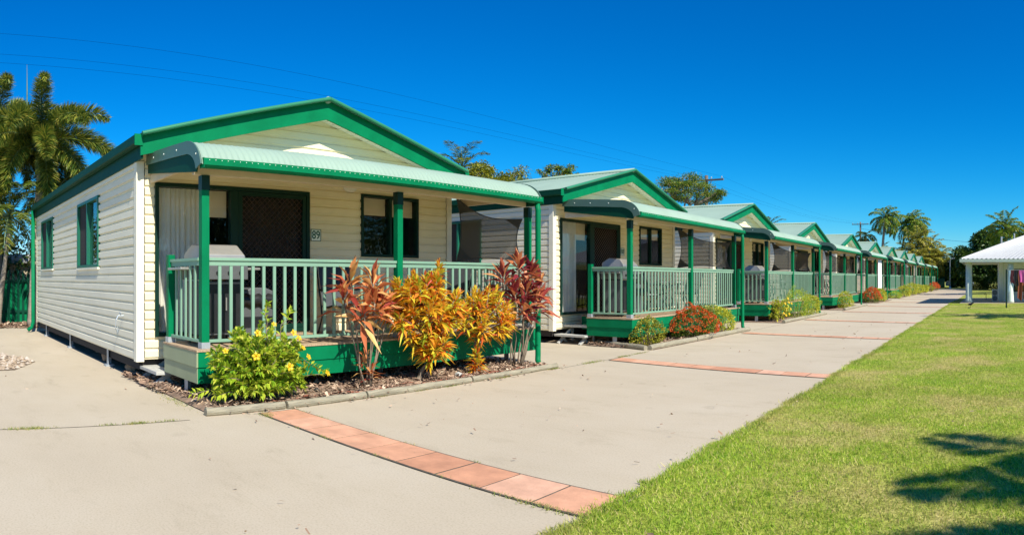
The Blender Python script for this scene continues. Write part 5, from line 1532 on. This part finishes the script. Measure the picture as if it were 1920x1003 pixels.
mb = MB(); mb.tube([(0, 0, EZ + .02), (hd, hd, pz(hd) + .03)], .06, 8); mb.build('hip_cap', M['whiteroof'], pr_)
pbox('gutter', 'columnmint', -.10, wid + .1, -.10, -.01, EZ - .16, EZ + .01); pbox('gutter', 'columnmint', -.10, -.005, -.005, dep, EZ - .16, EZ + .01)
pbox('ceiling', 'soffit', .02, wid - .02, .02, dep - .02, EZ - .12, EZ - .08)
for (x, y) in ((.40, .55), (2.72, .30), (5.6, .55)):
    mb = MB(); mb.lathe([(.20, 0), (.20, .10), (.185, .12), (.18, EZ - .13)], (x, y, .05), 20); mb.build('column', M['columnmint'], pv, smooth=True)
pbox('slab', 'concrete', -.1, wid, -.05, dep + .3, -.02, .05, bevel=.01)
pbox('wall', 'wallwhite', 2.10, 2.28, 2.4, dep - .3, .05, EZ - .12)
pbox('wall', 'wallwhite', 2.28, 2.82, 2.4, 2.52, .05, EZ - .12); pbox('wall', 'wallwhite', 2.82, wid - .4, 2.4, 2.52, .05, .62); pbox('wall', 'wallwhite', 2.82, wid - .4, 2.4, 2.52, 1.95, EZ - .12)
pbox('wall', 'wallwhite', 4.6, wid - .4, 2.4, 2.52, .62, 1.95)
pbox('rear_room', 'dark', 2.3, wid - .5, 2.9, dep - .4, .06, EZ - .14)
wn_ = MB(); frame_box(wn_, 'y', 39.6 - 37.2, -1, 2.82, 4.6, .62, 1.95, .05, -.05, .02, bars=(3.7,)); w_ = wn_.build('window', M['winframe'], pv)
pbox('pane', 'glass', 2.87, 4.55, 2.44, 2.445, .67, 1.90, parent=w_); pbox('window_sill', 'wallwhite', 2.78, 4.64, 2.32, 2.398, .57, .615, parent=w_)
mb = MB(); mb.tube([(3.05, 3.9, pz(3.05) - .02), (3.05, 3.9, pz(3.9) + .10)], .05, 8); mb.tube([(2.25, 2.6, pz(2.2)), (2.25, 2.6, pz(2.6) + .35)], .05, 8); mb.build('vent_pipe', M['whiteroof'], pv)
mb = MB(); mb.tube([(2.36, 2.30, .05), (2.36, 2.30, EZ - .14)], .03, 6); mb.build('downpipe', M['columnmint'], pv)
ac = empty('air_conditioner', (.26, 39.4, .05), 'pale grey air conditioner unit beside the pavilion wall', 'air conditioner')
mb = MB(); mb.box(-.17, .17, -.42, .42, 0, .72); mb.build('casing', M['chairgrey'], ac, bevel=.015)
for z in (.2, .53):
    mb = MB(); mb.lathe([(.13, 0), (.15, .01), (.15, .02), (.10, .02)], (0, 0, 0), 16); mb.v = [(x, -.421 - c, z + y) for x, y, c in mb.v]; mb.build('fan_grille', M['bindark'], ac)
# garden tap standing on the lawn by the pavilion
gt = MB(); gt.tube([(0, 0, 0), (0, 0, .42)], .02, 8); gt.tube([(0, 0, .40), (-.10, 0, .40), (-.12, 0, .34)], .018, 8); gt.tube([(-.05, -.05, .45), (-.05, .05, .45)], .012, 6)
o = gt.build('garden_tap', M['dgreen']); o.location = (-.28, 43.5, 0.0); tag(o, 'small green standing tap on the grass behind the pavilion column', 'tap')

# ---- clothes line
cl = empty('clothes_line', (.75, 31.6, 0), 'dark clothes line frame on the lawn before the pavilion', 'clothes line')
mb = MB(); mb.tube([(0, 0, 0), (0, 0, 1.82)], .035, 8); mb.build('post', M['winframe'], cl); mb = MB(); mb.tube([(3.2, 0, 0), (3.2, 0, 1.82)], .035, 8); mb.build('post', M['winframe'], cl)
for x in (0, 3.2): mb = MB(); mb.box(x - .025, x + .025, -.5, .5, 1.74, 1.79); mb.build('arm', M['winframe'], cl)
for y in (-.42, 0.0, .42): mb = MB(); mb.tube([(0, y, 1.80), (1.6, y, 1.765), (3.2, y, 1.80)], .006, 5); mb.build('line', M['chairgrey'], cl)
def laundry(name, x0, x1, y, z0, m, label, cat, colr, seed, legs=False):
    M[m] = mat(m, colr, .9, var=.12, var_scale=7); g = random.Random(seed); n = 18; rows = 8; mb = MB()
    for j in range(rows + 1):
        for i in range(n + 1):
            u = i / n; v = j / rows
            mb.v.append(((x0 + (x1 - x0) * u) + .02 * math.sin(v * 5 + seed), .028 * math.sin(u * 15 + seed) * v, 1.775 + (z0 - 1.775) * v * (1 + .05 * math.sin(u * 7 + seed))))
    for j in range(rows):
        for i in range(n):
            if legs and j > 3 and abs(i - n / 2 + .5) < 1.2: continue
            a = j * (n + 1) + i; mb.f.append((a, a + 1, a + n + 2, a + n + 1))
    o = mb.build(name, M[m]); o.location = (.75, 31.6 + y, 0)
    s = o.modifiers.new('thick', 'SOLIDIFY'); s.thickness = .008
    tag(o, label, cat, 'washing on the clothes line')
laundry('towel', .07, .17, -.42, .75, 'pale_blue_towel', 'pale blue towel hanging at the left end of the clothes line', 'towel', (.45, .62, .74), 1)
laundry('shirt', .18, .34, -.42, 1.18, 'maroon_shirt', 'maroon shirt hanging next to the pale blue towel', 'shirt', (.13, .03, .04), 2)
laundry('trousers', .35, .54, -.42, 1.05, 'black_trousers', 'black shorts hanging between the maroon shirt and pink top', 'shorts', (.02, .02, .025), 3, True)
laundry('shirt', .60, 1.12, -.42, 1.20, 'pink_shirt', 'bright pink top hanging at the right of the line', 'shirt', (.75, .13, .42), 4)
laundry('trousers', .52, 1.0, 0.0, .42, 'rust_trousers', 'rust brown trousers hanging low behind the pink top', 'trousers', (.26, .07, .035), 5, True)

# ---- magpie on the lawn
bd = empty('bird', (-.95, 32.1, .012), 'small black bird standing on the lawn left of the clothes line', 'bird')
mb = MB(); mb.tube([(-.13, 0, .13), (-.08, 0, .145), (-.02, 0, .15), (.05, 0, .17), (.08, 0, .205), (.11, 0, .225), (.14, 0, .222), (.165, 0, .215)], [.012, .035, .055, .055, .036, .034, .022, .006], 12)
mb.build('body', M['black'], bd, smooth=True)
for y in (-.025, .025): mb = MB(); mb.tube([(0, y, .11), (.01, y, .06), (0, y, 0)], .007, 6); mb.tube([(-.02, y, .004), (.04, y, .004)], .005, 5); mb.build('leg', M['black'], bd)
mb = MB(); mb.prism([(-.13, -.015), (-.25, -.03), (-.25, .03), (-.13, .015)], .12, .132, 'z'); mb.build('tail', M['black'], bd)

# ---- far end of the road: dark fence, lamp, parked car
ff = empty('road_end_fence', (-9.6, 94.0, 0), 'dark green screened fence across the end of the road', 'fence')
mb = MB(); mb.box(0, 3.2, -.02, .02, .06, 1.35); mb.build('screen', M['winframe'], ff)
for x in (0, 1.06, 2.13, 3.2): mb = MB(); mb.box(x - .03, x + .03, .022, .08, 0, 1.42); mb.build('fence_post', M['dgreen'], ff)
mb = MB(); mb.box(-.03, 3.23, -.03, .03, 1.351, 1.41); mb.build('top_rail', M['dgreen'], ff)
lp = empty('street_lamp', (-5.45, 91.0, 0), 'slim grey street lamp at the end of the road', 'street lamp')
mb = MB(); mb.tube([(0, 0, 0), (0, 0, 2), (0, 0, 3.85), (.15, 0, 4.05), (.55, 0, 4.12)], [.07, .055, .045, .04, .035], 8); mb.build('pole', M['steel'], lp, smooth=True)
mb = MB(); mb.box(.45, .95, -.09, .09, 4.06, 4.16); mb.build('lamp_head', M['chairgrey'], lp, bevel=.02)
mb = MB(); mb.lathe([(.13, 0), (.13, .25), (.09, .3)], (0, 0, 0), 10); mb.build('base', M['wallwhite'], lp)
M['carpaint'] = mat('silver_car_paint', (.45, .50, .56), .3, metallic=.3, coat=.5)
M['carglass'] = mat('car_glass', (.02, .025, .03), .08)
M['tyre'] = mat('tyre_rubber', (.015, .015, .015), .8)
M['lens'] = mat('lamp_lens', (.75, .75, .72), .2)
cr = empty('parked_car', (-4.6, 101.5, 0), 'silver blue car parked beyond the road end', 'car')
mb = MB(); mb.prism([(-2.1, .28), (2.1, .28), (2.15, .60), (1.95, .86), (.95, .96), (-1.9, .98), (-2.12, .75)], -.84, .84, 'y'); mb.build('body', M['carpaint'], cr, bevel=.06)
mb = MB(); mb.prism([(1.0, .962), (.35, 1.42), (-1.1, 1.45), (-1.85, .985)], -.74, .74, 'y'); mb.build('cabin_glass', M['carglass'], cr, bevel=.05)
mb = MB(); mb.prism([(.30, 1.425), (-1.08, 1.455), (-1.06, 1.50), (.22, 1.47)], -.70, .70, 'y'); mb.build('roof', M['carpaint'], cr, bevel=.02)
for x in (-1.3, 1.3):
    for s in (-1, 1):
        mb = MB(); mb.lathe([(.20, -.09), (.31, -.09), (.33, -.05), (.33, .05), (.31, .09), (.20, .09)], (0, 0, 0), 18); mb.v = [(x + a, s * .80 + c, .33 + b) for a, b, c in mb.v]; w_ = mb.build('wheel', M['tyre'], cr)
        mb = MB(); mb.lathe([(.02, -.01), (.19, -.01), (.19, .01), (.02, .02)], (0, 0, 0), 12); mb.v = [(x + a, s * (.885 + c), .33 + b) for a, b, c in mb.v]; mb.build('rim', M['steel'], w_)
for s in (-1, 1):
    mb = MB(); mb.box(2.10, 2.15, s * .62 - .14, s * .62 + .14, .62, .74); mb.build('headlight', M['lens'], cr, bevel=.01)
